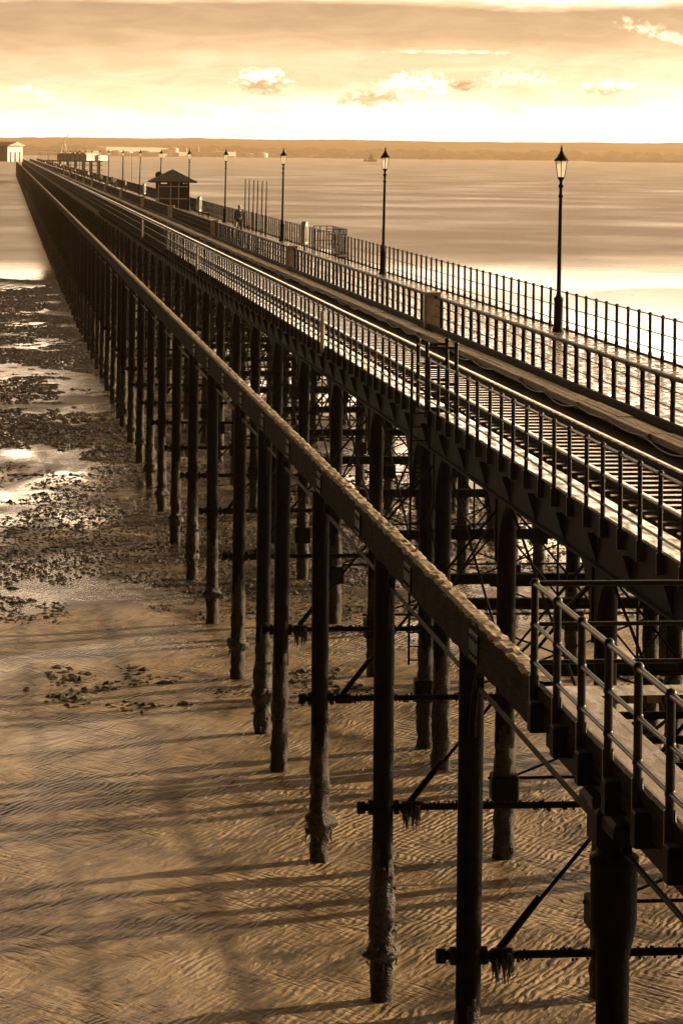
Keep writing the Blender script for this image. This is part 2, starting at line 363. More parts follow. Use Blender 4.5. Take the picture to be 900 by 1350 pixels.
# ------------------------------------------------------------------ ground, sea, hills
SEA = -1.5
def mudz(x, y):
    z = -.0052*(y-45) - .035*min(90, max(0, x-20))
    z += .10*(noise.noise(Vector((x*.09, y*.035, 2))) ) + .05*noise.noise(Vector((x*.3, y*.16, 5)))
    if 84 < y < 125: z += .05*noise.noise(Vector((x*.5, y*.35, 9)))
    if y > 120: z += min(1,(y-120)/60)*.13*noise.noise(Vector((x*.07, y*.085, 21)))
    if y > 460: z -= (y-460)*.004
    return max(z, -9)
ys = []; y = -40
while y < 14500:
    ys.append(y)
    y += .5 if 25 < y < 160 else (1.2 if 0 < y < 420 else (6 if y < 900 and y > 0 else (max(20, abs(y)*.15))))
xs = []; x = -3200
while x < 4700:
    xs.append(x)
    x += .5 if -8 <= x < 30 else (3 if -40 <= x < 110 else max(6, abs(x)*.25))
    if xs[-1] < -8 < x: x = -8
vs = [(x, y, mudz(x, y)) for y in ys for x in xs]
nx = len(xs)
fs = [(j*nx+i, j*nx+i+1, (j+1)*nx+i+1, (j+1)*nx+i) for j in range(len(ys)-1) for i in range(nx-1)]
g = MB(); g.add(vs, fs, True); tag(g.build('ground', M['mud']), 'wet rippled tidal mud and sand with shallow pools', kind='structure')
s = MB(); ysea = [150,300,500,900,2000,5000,9000,14500]; xsea = [-3200,-1500,-300,0,300,2000,4700]
s.add([(x,y,SEA) for y in ysea for x in xsea], [(j*7+i, j*7+i+1, (j+1)*7+i+1, (j+1)*7+i) for j in range(7) for i in range(6)])
tag(s.build('water', M['sea']), 'calm estuary water with bright shallows reaching the far shore', kind='structure')

def ridge(name, D0, D1, a0, a1, hfun, m, steps=220, rows=9):
    """a range of low hills: rows of ground between two distances"""
    vs = []; fs = []
    for r_ in range(rows):
        t = r_/(rows-1); D = D0+(D1-D0)*t
        for i in range(steps+1):
            a = a0+(a1-a0)*i/steps; ar = R(a+YAW)
            rr = D/max(.3, math.cos(R(a)))
            x = math.sin(ar)*rr; y = math.cos(ar)*rr
            h = hfun(a, t)*math.sin(math.pi*min(1, t*1.0)*.5)**.8 * (1 if t < .8 else (1-(t-.8)*2))
            vs.append((x, y, SEA-.5+h))
    w = steps+1
    for r_ in range(rows-1):
        for i in range(steps): fs.append((r_*w+i, r_*w+i+1, (r_+1)*w+i+1, (r_+1)*w+i))
    b = MB(); b.add(vs, fs, True); return b.build(name, m)
def hh(a, t):
    n = noise.noise(Vector((a*.55, t*3, 1)))*9 + noise.noise(Vector((a*3, t*6, 4)))*3 + noise.noise(Vector((a*14, t*12, 4)))*1.8
    return (3 + (102+.7*a+n)*t)
tag(ridge('hills', 9500, 13500, -14, 14, hh, M['hill'], 500), 'long low hills on the far side of the estuary', kind='structure')
def hl(a, t): return (16+noise.noise(Vector((a*2, t*3, 1)))*6+noise.noise(Vector((a*16, t*3, 1)))*4)*t*max(0, min(1, (a-4.8)/2.6))+.4
tag(ridge('low_headland', 8000, 8900, 4.6, 13, hl, M['low_land'], 260, 6), 'dark low spit of land before the far hills', kind='structure')

# ------------------------------------------------------------------ geometry constants
DECK = 7.75
BX0, BX1 = 5.93, 6.18
bents = [28.5, 37.35, 45.9, 55.2, 63.4, 67.65, 75.0]
while bents[-1] < 1740: bents.append(bents[-1]+9.2 if (len(bents)-7) % 9 != 8 else bents[-1]+4.9)
END = 1745

# ------------------------------------------------------------------ piles
def pile_mesh(name, r, top, seed, segs=16, cap=True):
    rnd = random.Random(seed); off = seed*13.7
    prof = [(r*1.0,-1.6)]
    z = -1.0
    while z < 2.9: prof.append((r, z)); z += .09
    prof += [(r,3.2),(r,4.2)]
    if cap: prof += [(r,top-1.5),(r*1.28,top-1.3),(r*1.42,top-1.15),(r*1.42,top-.62),(r*1.5,top-.6),(r*1.5,top-.52),(r*1.08,top-.48),(r*1.08,top-.12),(r*1.4,top-.1),(r*1.4,top)]
    else: prof += [(r,top)]
    def jit(rr, z, t):
        if z > 2.9: return 0
        if z < -1.2: return 0
        k = min(1, max(0, (2.9-z)/1.6))
        v = noise.noise(Vector((math.cos(t)*2.6+off, math.sin(t)*2.6, z*3.2)))*.05 + noise.noise(Vector((math.cos(t)*6, math.sin(t)*6+off, z*9)))*.035
        return k*(v+.012)
    b = MB(); b.lathe(prof, segs, jit=jit); me = b.mesh(name, M['pile']); me.materials.append(M['pile_low'])
    for p in me.polygons:
        if p.center.z < 2.3+.25*math.sin(math.atan2(p.center.y, p.center.x)*3+seed): p.material_index = 1
    return me
def crust_mesh(name, r, z0, h, amp, seed, segs=14):
    rnd = random.Random(seed); b = MB()
    n = 10; prof = []
    for i in range(n+1):
        t = i/n; prof.append((r*(.9) + amp*math.sin(math.pi*t)**.8, z0+h*(t-.5)))
    b.lathe(prof, segs, jit=lambda rr, z, t: (rr-r*.9)*.9*noise.noise(Vector((math.cos(t)*4+seed, math.sin(t)*4, z*7)))*1.5)
    for k in range(26):        # mussels and weed hanging off the ring
        t = rnd.random()*6.283; z = z0+rnd.uniform(-.5,.45)*h; rr = r+amp*rnd.uniform(.2,.9)
        p = Vector((rr*math.cos(t), rr*math.sin(t), z)); q = p+Vector((rnd.uniform(-.05,.05), rnd.uniform(-.05,.05), -rnd.uniform(.04,.12)))
        b.tube(p, q, rnd.uniform(.015,.035), .006, 5)
    return b.mesh(name, M['barnacle'])
PL = [pile_mesh('pile', .165, 6.98, i, cap=False) for i in range(4)]; PCAP = pile_mesh('pile', .165, 6.98, 9)
PM = [pile_mesh('pile', .185, 6.95, 10+i, cap=False) for i in range(4)]
KR = [crust_mesh('barnacle_ring', .165, 0, .42, .12, i) for i in range(4)]
SL_ = [crust_mesh('barnacle_sleeve', .165, 0, 1.0+.4*i, .055, 30+i) for i in range(3)]
bb = MB(); bb.bevbox(-.26,.26,-.26,.26,-.24,.24,.03)
for sx in (-1,1):
    for sy in (-1,1): bb.tube((sx*.17,-.285,sy*.14),(sx*.17,.285,sy*.14),.028,n=6)
COL = bb.mesh('box_collar', M['pile'])
def lowpile(b, x, y, r, z0, z1): b.tube((x,y,z0),(x,y,z1),r,r,6,False)

# ---- the old side row: timber beam on a row of iron piles
side = empty('timber_beam_trestle', (6.05, 30, 0)); SO = Vector((6.05,30,0))
tag(side, 'crumbling timber beam on a single row of iron piles, left of the pier', 'beam trestle')
def rel(v, o): return tuple(Vector(v)-o)
# timber beam: a rough sided long baulk
BT, BB = 7.5, 6.98
def timber(y0, y1, step, topside):
    b = MB(); n = max(1, int((y1-y0)/step)); vs = []; fs = []
    cols = [BX0, BX0+.06, BX0+.12, BX0+.19, BX1] if topside else None
    for i in range(n+1):
        y = y0+(y1-y0)*i/n
        if topside:
            edge = .035*noise.noise(Vector((1, y*2.2, 0))) + .02*noise.noise(Vector((1, y*9, 0)))
            for k, x in enumerate(cols):
                j = .03*noise.noise(Vector((x*8, y*3.5, 3))) + (-.02 if k in (0,4) else .012)
                vs.append((x+edge*(1 if k == 0 else 0)+(-edge*.6 if k == 4 else 0)-6.05, y-30, BT+j))
        else:
            for k, z in enumerate([BB, BB+.2, BB+.4, BT-.015]):
                j = .022*noise.noise(Vector((z*3, y*1.8, 7)))
                vs.append((BX0-.01*(k < 2)+j-6.05, y-30, z+(.02*noise.noise(Vector((5,y*2,1))) if k == 0 else 0)))
            for k, z in enumerate([BT-.015, BB+.2, BB]):
                vs.append((BX1-.01-6.05, y-30, z))
    m = 5 if topside else 7
    for i in range(n):
        for k in range(m-1): fs.append((i*m+k, (i+1)*m+k, (i+1)*m+k+1, i*m+k+1) if not topside else (i*m+k, i*m+k+1, (i+1)*m+k+1, (i+1)*m+k))
        if not topside: fs.append((i*m+6, (i+1)*m+6, (i+1)*m, i*m))
    if not topside: fs.append(tuple(range(7)))
    b.add(vs, fs, False); return b
y0b = 32.2
t1 = timber(y0b, 150, .1, False); t2 = timber(150, END, 2.0, False)
o = timber(y0b, 150, .06, True); o2 = timber(150, END, .5, True)
bm_ = MB(); bm_.v = t1.v+t2.v; bm_.f = t1.f+[tuple(i+len(t1.v) for i in f) for f in t2.f]; bm_.sm = [False]*len(bm_.f)
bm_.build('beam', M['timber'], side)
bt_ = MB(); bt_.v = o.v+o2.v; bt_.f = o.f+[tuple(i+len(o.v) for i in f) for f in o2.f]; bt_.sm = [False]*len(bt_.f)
bt_.build('beam_top', M['moss_lit'], side)
pp = MB(); pp.tube((.02,-8,-.9+7.5),(.02,END-30,-.9+7.5),.03,n=8,caps=True)
for y in bents[:60]: pp.box(-.03,.07,y-30.6,y-30.54,6.6,6.98)
pp.build('pipe', M['girder'], side)
sp_ = MB(); sp_.bevbox(-.155,-.132,-.34,.34,7.04,7.40,.006)
for dy in (-.26,-.09,.09,.26):
    for dz in (7.12,7.32): sp_.tube((-.18,dy,dz),(-.13,dy,dz),.022,n=6)
SPM = sp_.mesh('splice_plate', M['iron'])
for k in range(10): inst('splice_plate', SPM, side, (0, 6.3+k*6.1, random.uniform(-.01,.01)))
# piles, struts and stays of the side row
def strut_mesh(seed):
    b = MB(); b.tube((-.42,0,0),(3.55,0,0),.055,n=8)
    b.tube((-.42,0,0),(-.30,0,0),.10,n=8); b.tube((-.24,0,0),(-.17,0,0),.12,n=8); b.tube((.17,0,0),(.24,0,0),.12,n=8); b.bevbox(.28,.60,-.07,.07,-.085,.085,.03)
    for k in range(90):
        x = random.uniform(-.4,3.5); p = Vector((x, random.uniform(-.06,.06), random.choice((-.065,.065))))
        b.ball(p, random.uniform(.012,.03), 5)
    return b.mesh('strut', M['pile'])
STR = [strut_mesh(i) for i in range(3)]
def stay_mesh():
    b = MB(); b.tube((.42,.0,.05),(3.35,0,3.55),.028,n=7)
    b.tube((.42,0,.05),(.95,0,.72),.055,.05,n=7)
    return b.mesh('diagonal_stay', M['pile'])
STAY = stay_mesh()
wb = MB(); rw = random.Random(4)
for k in range(46):
    p = Vector((rw.uniform(.3,.58), rw.uniform(-.09,.09), rw.uniform(-.08,.06))); q = p+Vector((rw.uniform(-.05,.05),0,-rw.uniform(.05,.34)))
    wb.tube(p, q, rw.uniform(.008,.03), .004, 4)
WEED = wb.mesh('hanging_weed', M['barnacle'])
strest = MB(); nside = 0
rp_ = random.Random(12)
for i, y in enumerate(bents):
    if i < 100:
        zt = 0 if y > 33 else .0
        p = inst('pile', PL[i % 4] if i else PCAP, side, (0, y-30, 0), rp_.random()*6); p.rotation_euler[0] = R(rp_.gauss(0,.18)); p.rotation_euler[1] = R(rp_.gauss(0,.15))
        if i != 4 and i != 1: inst('barnacle_ring', KR[i % 4], p, (0,0,mudz(6,y)+rp_.uniform(.72,1.0)), rp_.random()*6, (1,1,rp_.uniform(.8,1.2)))
        if i % 3 == 2: inst('barnacle_sleeve', SL_[i % 3], p, (0,0,mudz(6,y)+rp_.uniform(.9,1.5)), rp_.random()*6)
        if i != 5:
            st = inst('strut', STR[i % 3], side, (0, y-30, 3.03+rp_.uniform(-.03,.03)))
            if i in (1,2,4,9,13,20): inst('hanging_weed', WEED, st, (0,0,0))
            inst('diagonal_stay', STAY, side, (0, y-30+.1, 3.03))
    else:
        lowpile(strest, 0, y-30, .165, -9, 6.98); strest.box(-.4,3.5,y-30.06,y-29.94,2.97,3.08)
tag(strest.build('pile', M['pile'], side), kind='stuff')
# knee brackets carrying the beam
KN = []
for sgn in (-1,1):
    kb = MB(); pts = []
    for k in range(9):
        t = k/8; pts.append((0, sgn*(.16+.95*(1-math.cos(t*math.pi/2))), 5.9+1.05*math.sin(t*math.pi/2)))
    kb.path(pts, .05, 6)
    KN.append(kb.mesh('knee_bracket', M['girder']))
for y in bents[1:46]:
    for q in KN: inst('knee_bracket', q, side, (0, y-30, 0))

# ---- the main pier: three rows of piles, girders and decks
pier = empty('pier', (9.6, 30, 0)); tag(pier, 'long iron pier deck on three rows of braced piles, running out to sea', 'pier')
PX = [9.6, 14.8, 17.3]
X0 = 9.6
rest = MB(); cnt = 0
for i, y in enumerate(bents):
    for k, x in enumerate(PX):
        yy = y + (-1.9 if (i == 5) else 0)
        if i < 34 and cnt < 100:
            p = inst('pile', PM[(i+k) % 4], pier, (x-X0, yy-30, 0), rp_.random()*6); cnt += 1
            if not (k == 0 and i in (4,)): inst('box_collar', COL, p, (0,0,mudz(x,y)*.6+1.3+rp_.uniform(-.1,.1)), -p.rotation_euler.z+rp_.uniform(-.1,.1))
        else:
            lowpile(rest, x-X0, yy-30, .19, -9, 6.95)
tag(rest.build('pile', M['pile'], pier), kind='stuff')
# transverse cross beams and rods, one set per bent
def tb():
    b = MB(); b.box(-.2,7.95,-.05,.05,3.46,3.62); b.box(-.2,7.95,-.1,.1,3.62,3.655); b.box(-.2,7.95,-.1,.1,3.425,3.46)
    return b.mesh('cross_beam', M['girder'])
def tt():
    b = MB(); b.box(-.25,8.3,-.10,.10,6.95,7.45); b.box(-.25,8.3,-.16,.16,6.90,6.95); return b.mesh('cap_beam', M['girder'])
def tx():
    b = MB()
    for (xa, xb, za, zb) in ((0,2.6,3.7,6.8),(2.6,5.2,3.7,6.8),(5.2,7.7,3.7,6.8),(0,5.2,1.4,3.4),(5.2,7.7,1.4,3.4)):
        if 1:
            b.tube((xa,.12,za),(xb,.12,zb),.024,n=6); b.tube((xb,.16,za),(xa,.16,zb),.024,n=6)
            xm, zm = (xa+xb)/2, (za+zb)/2; b.bevbox(xm-.09,xm+.09,.1,.2,zm-.09,zm+.09,.02)
    b.tube((-.3,.1,1.45),(7.9,.1,1.45),.032,n=6); b.tube((-.3,.1,5.15),(7.9,.1,5.15),.025,n=6)
    b.tube((2.6,.14,3.4),(2.6,.14,6.9),.03,n=5); b.tube((0,.14,1.4),(0,.14,6.8),.02,n=5); b.tube((5.2,.14,1.4),(5.2,.14,6.8),.02,n=5); b.tube((7.7,.14,1.4),(7.7,.14,6.8),.02,n=5)
    return b.mesh('cross_brace', M['girder'])
def tl(dy, x):
    b = MB()
    b.tube((x+.03,0,3.55),(x+.03,dy,6.8),.028,n=6); b.tube((x-.03,dy,3.55),(x-.03,0,6.8),.028,n=6)
    b.tube((x,0,3.55),(x,dy,3.55),.035,n=6)
    return b.mesh('longitudinal_brace', M['girder'])
TB, TT, TX, TL = tb(), tt(), tx(), [tl(9.2, q) for q in (0,5.2,7.7)]
rb = MB(); rx = MB()
for i, y in enumerate(bents):
    yy = y + (-.5 if i == 5 else 0)
    if i < 95:
        inst('cross_beam', TB, pier, (0,yy-30,0)); inst('cap_beam', TT, pier, (0,yy-30,0))
        if i != 5: inst('cross_brace', TX, pier, (0,yy-30,0))
        if i+1 < len(bents) and i < 33:
            dy = bents[i+1]-y
            for q in TL: inst('longitudinal_brace', q, pier, (0,yy-30,0), 0, (1, dy/9.2, 1))
    else:
        rb.box(-.2,7.95,yy-30.1,yy-29.9,3.38,3.7); rb.box(-.25,8.3,yy-30.1,yy-29.9,6.9,7.45)
tag(rb.build('cross_beam', M['girder'], pier), kind='stuff')
# longitudinal girders with arched haunches at every pile on the outer face
gd = MB()
for x in (9.38, 12.2, 14.8, 17.95):
    x -= X0
    gd.box(x-.05,x+.05,-30,END-30,6.98,7.60); gd.box(x-.14,x+.14,-30,END-30,6.94,6.98)
gd.build('girder', M['girder'], pier)
HA = []
for sgn in (-1,1):
    n = 8; ha = MB()
    for k in range(n):
        t0, t1_ = k/n, (k+1)/n
        def P(t): return sgn*(.18+1.5*(1-math.cos(t*math.pi/2))), 6.94-1.35*(1-math.sin(t*math.pi/2))
        (ya,za),(yb,zb) = P(t0), P(t1_)
        ha.add([(-.04,ya,za),(-.04,yb,zb),(-.04,yb,6.94),(-.04,ya,6.94),(.04,ya,za),(.04,yb,zb),(.04,yb,6.94),(.04,ya,6.94)],
               [(0,1,2,3),(7,6,5,4),(0,4,5,1),(1,5,6,2)])
    HA.append(ha.mesh('haunch', M['girder']))
for i, y in enumerate(bents[:48]):
    for q in HA: inst('haunch', q, pier, (-.16, y-30 + (-.5 if i == 5 else 0), 0))
# brackets on the outer face below every third post
brk = MB(); brk.add([(-.16,-.04,7.46),(0,-.04,7.46),(0,-.04,6.96),(-.16,.04,7.46),(0,.04,7.46),(0,.04,6.96)],[(0,1,2),(5,4,3),(0,2,5,3),(0,3,4,1),(1,4,5,2)])
BK = brk.mesh('edge_bracket', M['girder'])
yb = 40.0; nb_ = 0
while nb_ < 95: inst('edge_bracket', BK, pier, (-.28, yb-30, 0)); yb += 2.66; nb_ += 1
# decks
d = MB(); d.box(9.36-X0,9.92-X0,-30,END-30,7.61,7.75); d.build('edge_walkway_boards', M['deck'], pier)
d = MB(); d.box(9.925-X0,13.9-X0,-30,END-30,7.44,7.50); d.build('track_bed', M['girder'], pier)
d = MB(); d.box(13.905-X0,18.1-X0,-30,END-30,7.61,7.75); d.build('walkway_boards', M['deck2'], pier)
d = MB(); d.bevbox(9.27-X0,9.355-X0,-30,END-30,7.44,7.79,.015); d.bevbox(18.105-X0,18.2-X0,-30,END-30,7.44,7.79,.015); d.build('fascia', M['girder'], pier)
d = MB(); d.bevbox(13.82-X0,13.9-X0,-30,END-30,7.505,7.86,.015); d.build('walkway_kerb', M['girder'], pier)

# ------------------------------------------------------------------ railings
def post_mesh(z0, z1, r, bars, foot=True):
    b = MB(); b.bevbox(-.055,.055,-.032,.032,z0,z0+.32,.012) if foot else None
    b.tube((0,0,z0+.1),(0,0,z1),r*1.05,r,8)
    for z in bars: b.ball((0,0,z), r*1.3, 8)
    b.ball((0,0,z1+.005), r*1.4, 8)
    return b.mesh('post', M['rail_paint'])
def railing(x, y0, y1, pitch, z0, z1, bars, label, r=.036, rr=.021, top=None, topz=None, skip=(), group=None, m='rail_paint'):
    t = empty('railing', (x, y0, DECK)); tag(t, label, 'railing', group)
    pm = post_mesh(z0-DECK, z1-DECK, r, [b_-DECK for b_ in bars])
    n = 0; y = y0; far = MB()
    while y < y1:
        if not any(a < y < b_ for a, b_ in skip):
            if n < 100: inst('post', pm, t, (random.uniform(-.008,.008), y-y0+random.uniform(-.03,.03), 0)).rotation_euler = (R(random.gauss(0,.5)), R(random.gauss(0,.4)), random.gauss(0,.05)); n += 1
            else: far.box(-r,r,y-y0-r,y-y0+r,z0-DECK,z1-DECK)
        y += pitch
    if far.v: tag(far.build('post', M[m], t), kind='stuff')
    segs = []; cur = y0-.2
    for a, b_ in sorted(skip): segs.append((cur, a)); cur = b_
    segs.append((cur, y1))
    for bz in bars:
        b = MB()
        for a, e in segs: b.tube((0,a-y0,bz-DECK),(0,e-y0,bz-DECK),rr,n=6)
        b.build('rail_bar', M[m], t)
    b = MB()
    for a, e in segs:
        if top: b.bevbox(-top/2,top/2,a-y0,e-y0,topz-DECK-.09,topz-DECK,.02)
        else: b.tube((0,a-y0,z1-DECK),(0,e-y0,z1-DECK),rr*1.25,n=8)
    b.build('handrail', M['iron'] if top else M[m], t)
    return t
railing(9.22, 36.4, END, 1.335, 7.5, 8.93, [8.03, 8.48], 'three-bar iron railing along the left edge of the pier, beside the railway', skip=((63.2,64.8),))
railing(14.05, 50.0, END, 1.5, 7.72, 8.70, [8.1, 8.46], 'railing with heavy dark top rail between the railway and the walkway', r=.058, rr=.017, top=.10, topz=8.78)
railing(18.05, 70.0, END, 1.52, 7.6, 8.98, [8.05, 8.5], 'thin railing on the far right edge of the walkway, facing the sea', r=.045, rr=.017)

# ---- railway track
trk = empty('railway_track', (11.35, 36, 7.5)); tag(trk, 'single railway track with wet sleepers behind the left railing', 'railway track')
for x in (-.72, .72):
    b = MB(); b.box(x-.012,x+.012,-36,END-36,.14,.24); b.box(x-.06,x+.06,-36,END-36,.125,.14)
    b.build('rail_web', M['girder'], trk)
    b = MB(); b.bevbox(x-.034,x+.034,-36,END-36,.24,.285,.008); b.build('rail', M['steel'], trk)
sb = MB(); sb.bevbox(-1.05,1.05,-.13,.13,.002,.125,.015); SM = sb.mesh('sleeper', M['sleeper'])
fb = MB(); y = 0; n = 0
while y < 1300:
    if n < 100: inst('sleeper', SM, trk, (random.uniform(-.03,.03), y, 0)); n += 1
    else: fb.box(-1.05,1.05,y-.13,y+.13,.002,.125)
    y += .72
tag(fb.build('sleeper', M['sleeper'], trk), kind='stuff')

# ---- timber cable trough with sagging cable
tr = empty('cable_trough', (13.3, 36, 7.5)); tag(tr, 'brown timber cable trough with cable sagging from it, between track and walkway', 'cable trough')
b = MB(); y = 0
while y < 700:
    ln = 3.7; j = random.uniform(-.035,.035)
    for q in range(3): b.bevbox(-.24+j+q*.165,-.082+j+q*.165,y,y+ln,.12,.27+random.uniform(-.012,.012),.008)
    y += ln+.03
b.build('trough', M['trough'], tr)
b = MB()
for k in range(110): b.box(-.22,.2,k*3.73-.05,k*3.73+.05,.0,.12)
b.build('trough_bearer', M['girder'], tr)
b = MB()
for k in range(60):
    pts = []
    for q in range(9):
        t = q/8; pts.append((-.30, k*3.73+t*3.73, .20-.09*math.sin(math.pi*t)*(1+.5*math.sin(k*1.7))+.02*math.sin(k*2.1)))
    b.path(pts, .022, 5)
b.build('cable', M['cable'], tr)

# ------------------------------------------------------------------ the near landing platform
pf = empty('landing_platform', (6.0, 20, 7.5)); tag(pf, 'narrow wet boarded landing at lower right, carried on joists at the beam end', 'platform')
b = MB(); b.box(0,.52,-8,12.0,-.09,0); b.box(.522,3.2,11.4,12.0,-.09,0); b.build('deck_boards', M['landing'], pf)
b = MB(); b.bevbox(-.09,-.003,-8,12.05,-.34,.02,.015); b.build('edge_board', M['timber'], pf)
JM = MB().bevbox(-.24,.58,-.11,.11,-.42,-.092,.02).box(.59,3.2,-.02,.02,-.30,-.22).mesh('joist', M['girder'])
for k in range(16): inst('joist', JM, pf, (0, 11.6-k*1.335, 0))
b = MB(); b.box(.03,.10,-8,12,-.66,-.43); b.box(2.93,3.0,-8,12,-.50,-.31); b.build('bearer', M['girder'], pf)
# cap head and haunch over the first pile
b = MB(); b.bevbox(-.16,.36,8.2,8.8,-.90,-.53,.05); b.bevbox(-.12,.32,7.6,9.4,-.70,-.54,.05); b.build('pile_head', M['girder'], pf)
# railing along the platform and across its end
pr = empty('railing', (5.88, 31.95, 7.5)); tag(pr, 'dark three-bar railing around the landing platform at lower right, nearest to the viewer', 'railing')
pm = post_mesh(-.18, 1.15, .042, [.28,.70])
for k in range(14): inst('post', pm, pr, (0, -k*1.335, 0))
for z, r_ in ((.28,.024),(.70,.024),(1.15,.032)):
    b = MB(); b.tube((0,.02,z),(0,-18,z),r_,n=10); b.build('handrail' if z > 1 else 'rail_bar', M['rail_paint'], pr)
    b = MB(); b.tube((.02,0,z),(3.3,.0,z),r_,n=10); b.build('handrail' if z > 1 else 'rail_bar', M['rail_paint'], pr)
inst('post', pm, pr, (3.3,0,0))

# ---- little landing cage on the left edge of the pier above the doubled piles
cg = empty('ladder_landing', (9.75, 64.0, 7.75)); tag(cg, 'small railed ladder landing jutting from the left railing above the doubled piles', 'ladder landing')
b = MB(); b.bevbox(-.6,.18,-.72,.72,-.1,.0,.02); b.build('landing_floor', M['girder'], cg)
b = MB()
for x in (-.55,.1):
    for y in (-.68,.68): b = MB(); b.tube((x,y,.001),(x,y,1.48),.045,n=8); b.ball((x,y,1.5),.06,8); b.build('post', M['rail_paint'], cg)
b = MB()
for z in (.30,.62,.98,1.42):
    b.tube((-.55,-.68,z),(.1,-.68,z),.026,n=7); b.tube((-.55,-.68,z),(-.55,.68,z),.026,n=7); b.tube((-.55,.68,z),(.1,.68,z),.026,n=7)
b.build('rail_bar', M['rail_paint'], cg)
b = MB()
for x in (-.45,-.05): b.tube((x-.45,-.8,-5.5),(x-.45,-.8,.4),.028,n=6)
for k in range(19): b.tube((-.9,-.8,-5.4+.3*k),(-.5,-.8,-5.4+.3*k),.016,n=5)
b.build('ladder', M['girder'], cg)

# ------------------------------------------------------------------ lamps
def lamp():
    t = empty('street_lamp', (0,0,0))
    b = MB(); b.lathe([(.19,0),(.19,.08),(.165,.12),(.15,.16),(.14,.95),(.155,1.0),(.155,1.06),(.09,1.12),(.08,1.2)], 12); b.build('base', M['iron'], t)
    b = MB(); b.lathe([(.072,1.2),(.066,2.4),(.06,3.6),(.052,4.2),(.08,4.24),(.08,4.28),(.055,4.32),(.05,4.5),(.085,4.56),(.085,4.60),(.05,4.64),(.05,4.74),(.10,4.80),(.11,4.86)], 12)
    b.build('pole', M['iron'], t)
    b = MB(); b.lathe([(.125,4.865),(.205,5.36)], 6, closed=True, sq=True); b.build('lantern_glass', M['opal'], t)
    b = MB()
    for k in range(6):
        a = 2*math.pi*(k+.5)/6; b.tube((.127*math.cos(a),.127*math.sin(a),4.86),(.21*math.cos(a),.21*math.sin(a),5.37),.011,n=4)
    b.lathe([(.235,5.365),(.235,5.39),(.19,5.44),(.13,5.50),(.11,5.56),(.07,5.60),(.06,5.66),(.03,5.70),(.045,5.74),(.03,5.78),(.008,5.88)], 12); b.build('lantern_cap', M['iron'], t)
    return t
L0 = lamp()
lampD = [93.9,137.6,187.8,237,284,337,389,446,507]
while lampD[-1] < 1600: lampD.append(lampD[-1]+50)
ords = ['nearest, largest', 'second nearest', 'third nearest', 'fourth nearest', 'fifth nearest', 'sixth nearest', 'seventh nearest', 'eighth nearest', 'ninth nearest']
lamp_where = ['with its whole post clear against the bright shallows', 'rising right of the small bay in the outer railing', 'just right of the cluster of bare poles', 'left of the man at the railing', 'in front of the right eave of the shelter', 'rising behind the shelter roof', 'left of the shelter', 'well left of the shelter', 'beside the distant strollers']
for i, Dd in enumerate(lampD):
    t = L0 if i == 0 else copy_tree(L0)
    t.location = (17.68, YD(Dd, 17.7), DECK); t.rotation_euler = (0, R(1.1)+R(random.uniform(-.3,.3)), random.random())
    if i < 9: tag(t, '%s street lamp, %s' % (ords[i], lamp_where[i]), 'street lamp', 'street lamps along the walkway')
    else: tag(t, 'tiny distant street lamp where the pier nears its far end', 'street lamp', 'street lamps along the walkway')

# (lamps are 2 % taller than drawn)
for o_ in [q for q in C.objects if q.name.startswith('street_lamp')]: o_.scale = (1,1,1.025)
# ---- grey cabinets on the railway-side railing
def cabinet():
    t = empty('equipment_cabinet')
    b = MB(); b.bevbox(-.28,.28,-.17,.17,.12,1.28,.03); b.build('cabinet_body', M['grey_box'], t)
    b = MB(); b.bevbox(-.23,.23,-.19,-.172,.2,1.18,.01); b.build('cabinet_door', M['grey_box'], t)
    b = MB(); b.bevbox(-.30,.30,-.20,.2,1.281,1.32,.02); b.build('cabinet_lid', M['grey_box'], t)
    b = MB(); b.tube((-.2,-.05,0),(-.2,-.05,.13),.04); b.tube((.2,-.05,0),(.2,-.05,.13),.04); b.tube((.12,-.1,0),(.26,-.5,-.12),.03); b.build('conduit', M['cable'], t)
    return t
c0 = cabinet(); cabD = [96,143,196,248,298,355,411,474,523,581,640,700]
cn = ['nearest, largest', 'second', 'third', 'fourth', 'fifth', 'sixth', 'seventh', 'eighth', 'ninth', 'tenth', 'eleventh', 'twelfth']
for i, Dd in enumerate(cabD):
    t = c0 if i == 0 else copy_tree(c0)
    t.location = (13.98, YD(Dd, 14.0), DECK-.18)
    tag(t, '%s pale grey metal cabinet %s on the dark-topped railing' % (cn[i], 'from the viewer' if i else 'to the viewer'), 'cabinet', 'grey cabinets along the walkway railing')
# pale marker boards on the left railing
mp0 = empty('marker_board'); b = MB(); b.bevbox(-.06,.06,-.03,.03,.05,1.25,.02); b.build('board', M['cream'], mp0)
b = MB(); b.box(-.045,.045,-.036,-.031,.9,1.1); b.build('plate', M['grey_box'], mp0)
for i, Dd in enumerate([84.5,140,196]):
    t = mp0 if i == 0 else copy_tree(mp0); t.location = (9.14, YD(Dd, 9.2), 7.6)
    tag(t, ['narrow pale board fixed upright to the left railing, nearest of the three', 'middle one of three narrow pale boards on the left railing', 'farthest of three narrow pale boards on the left railing'][i], 'marker board', 'pale boards on the left railing')

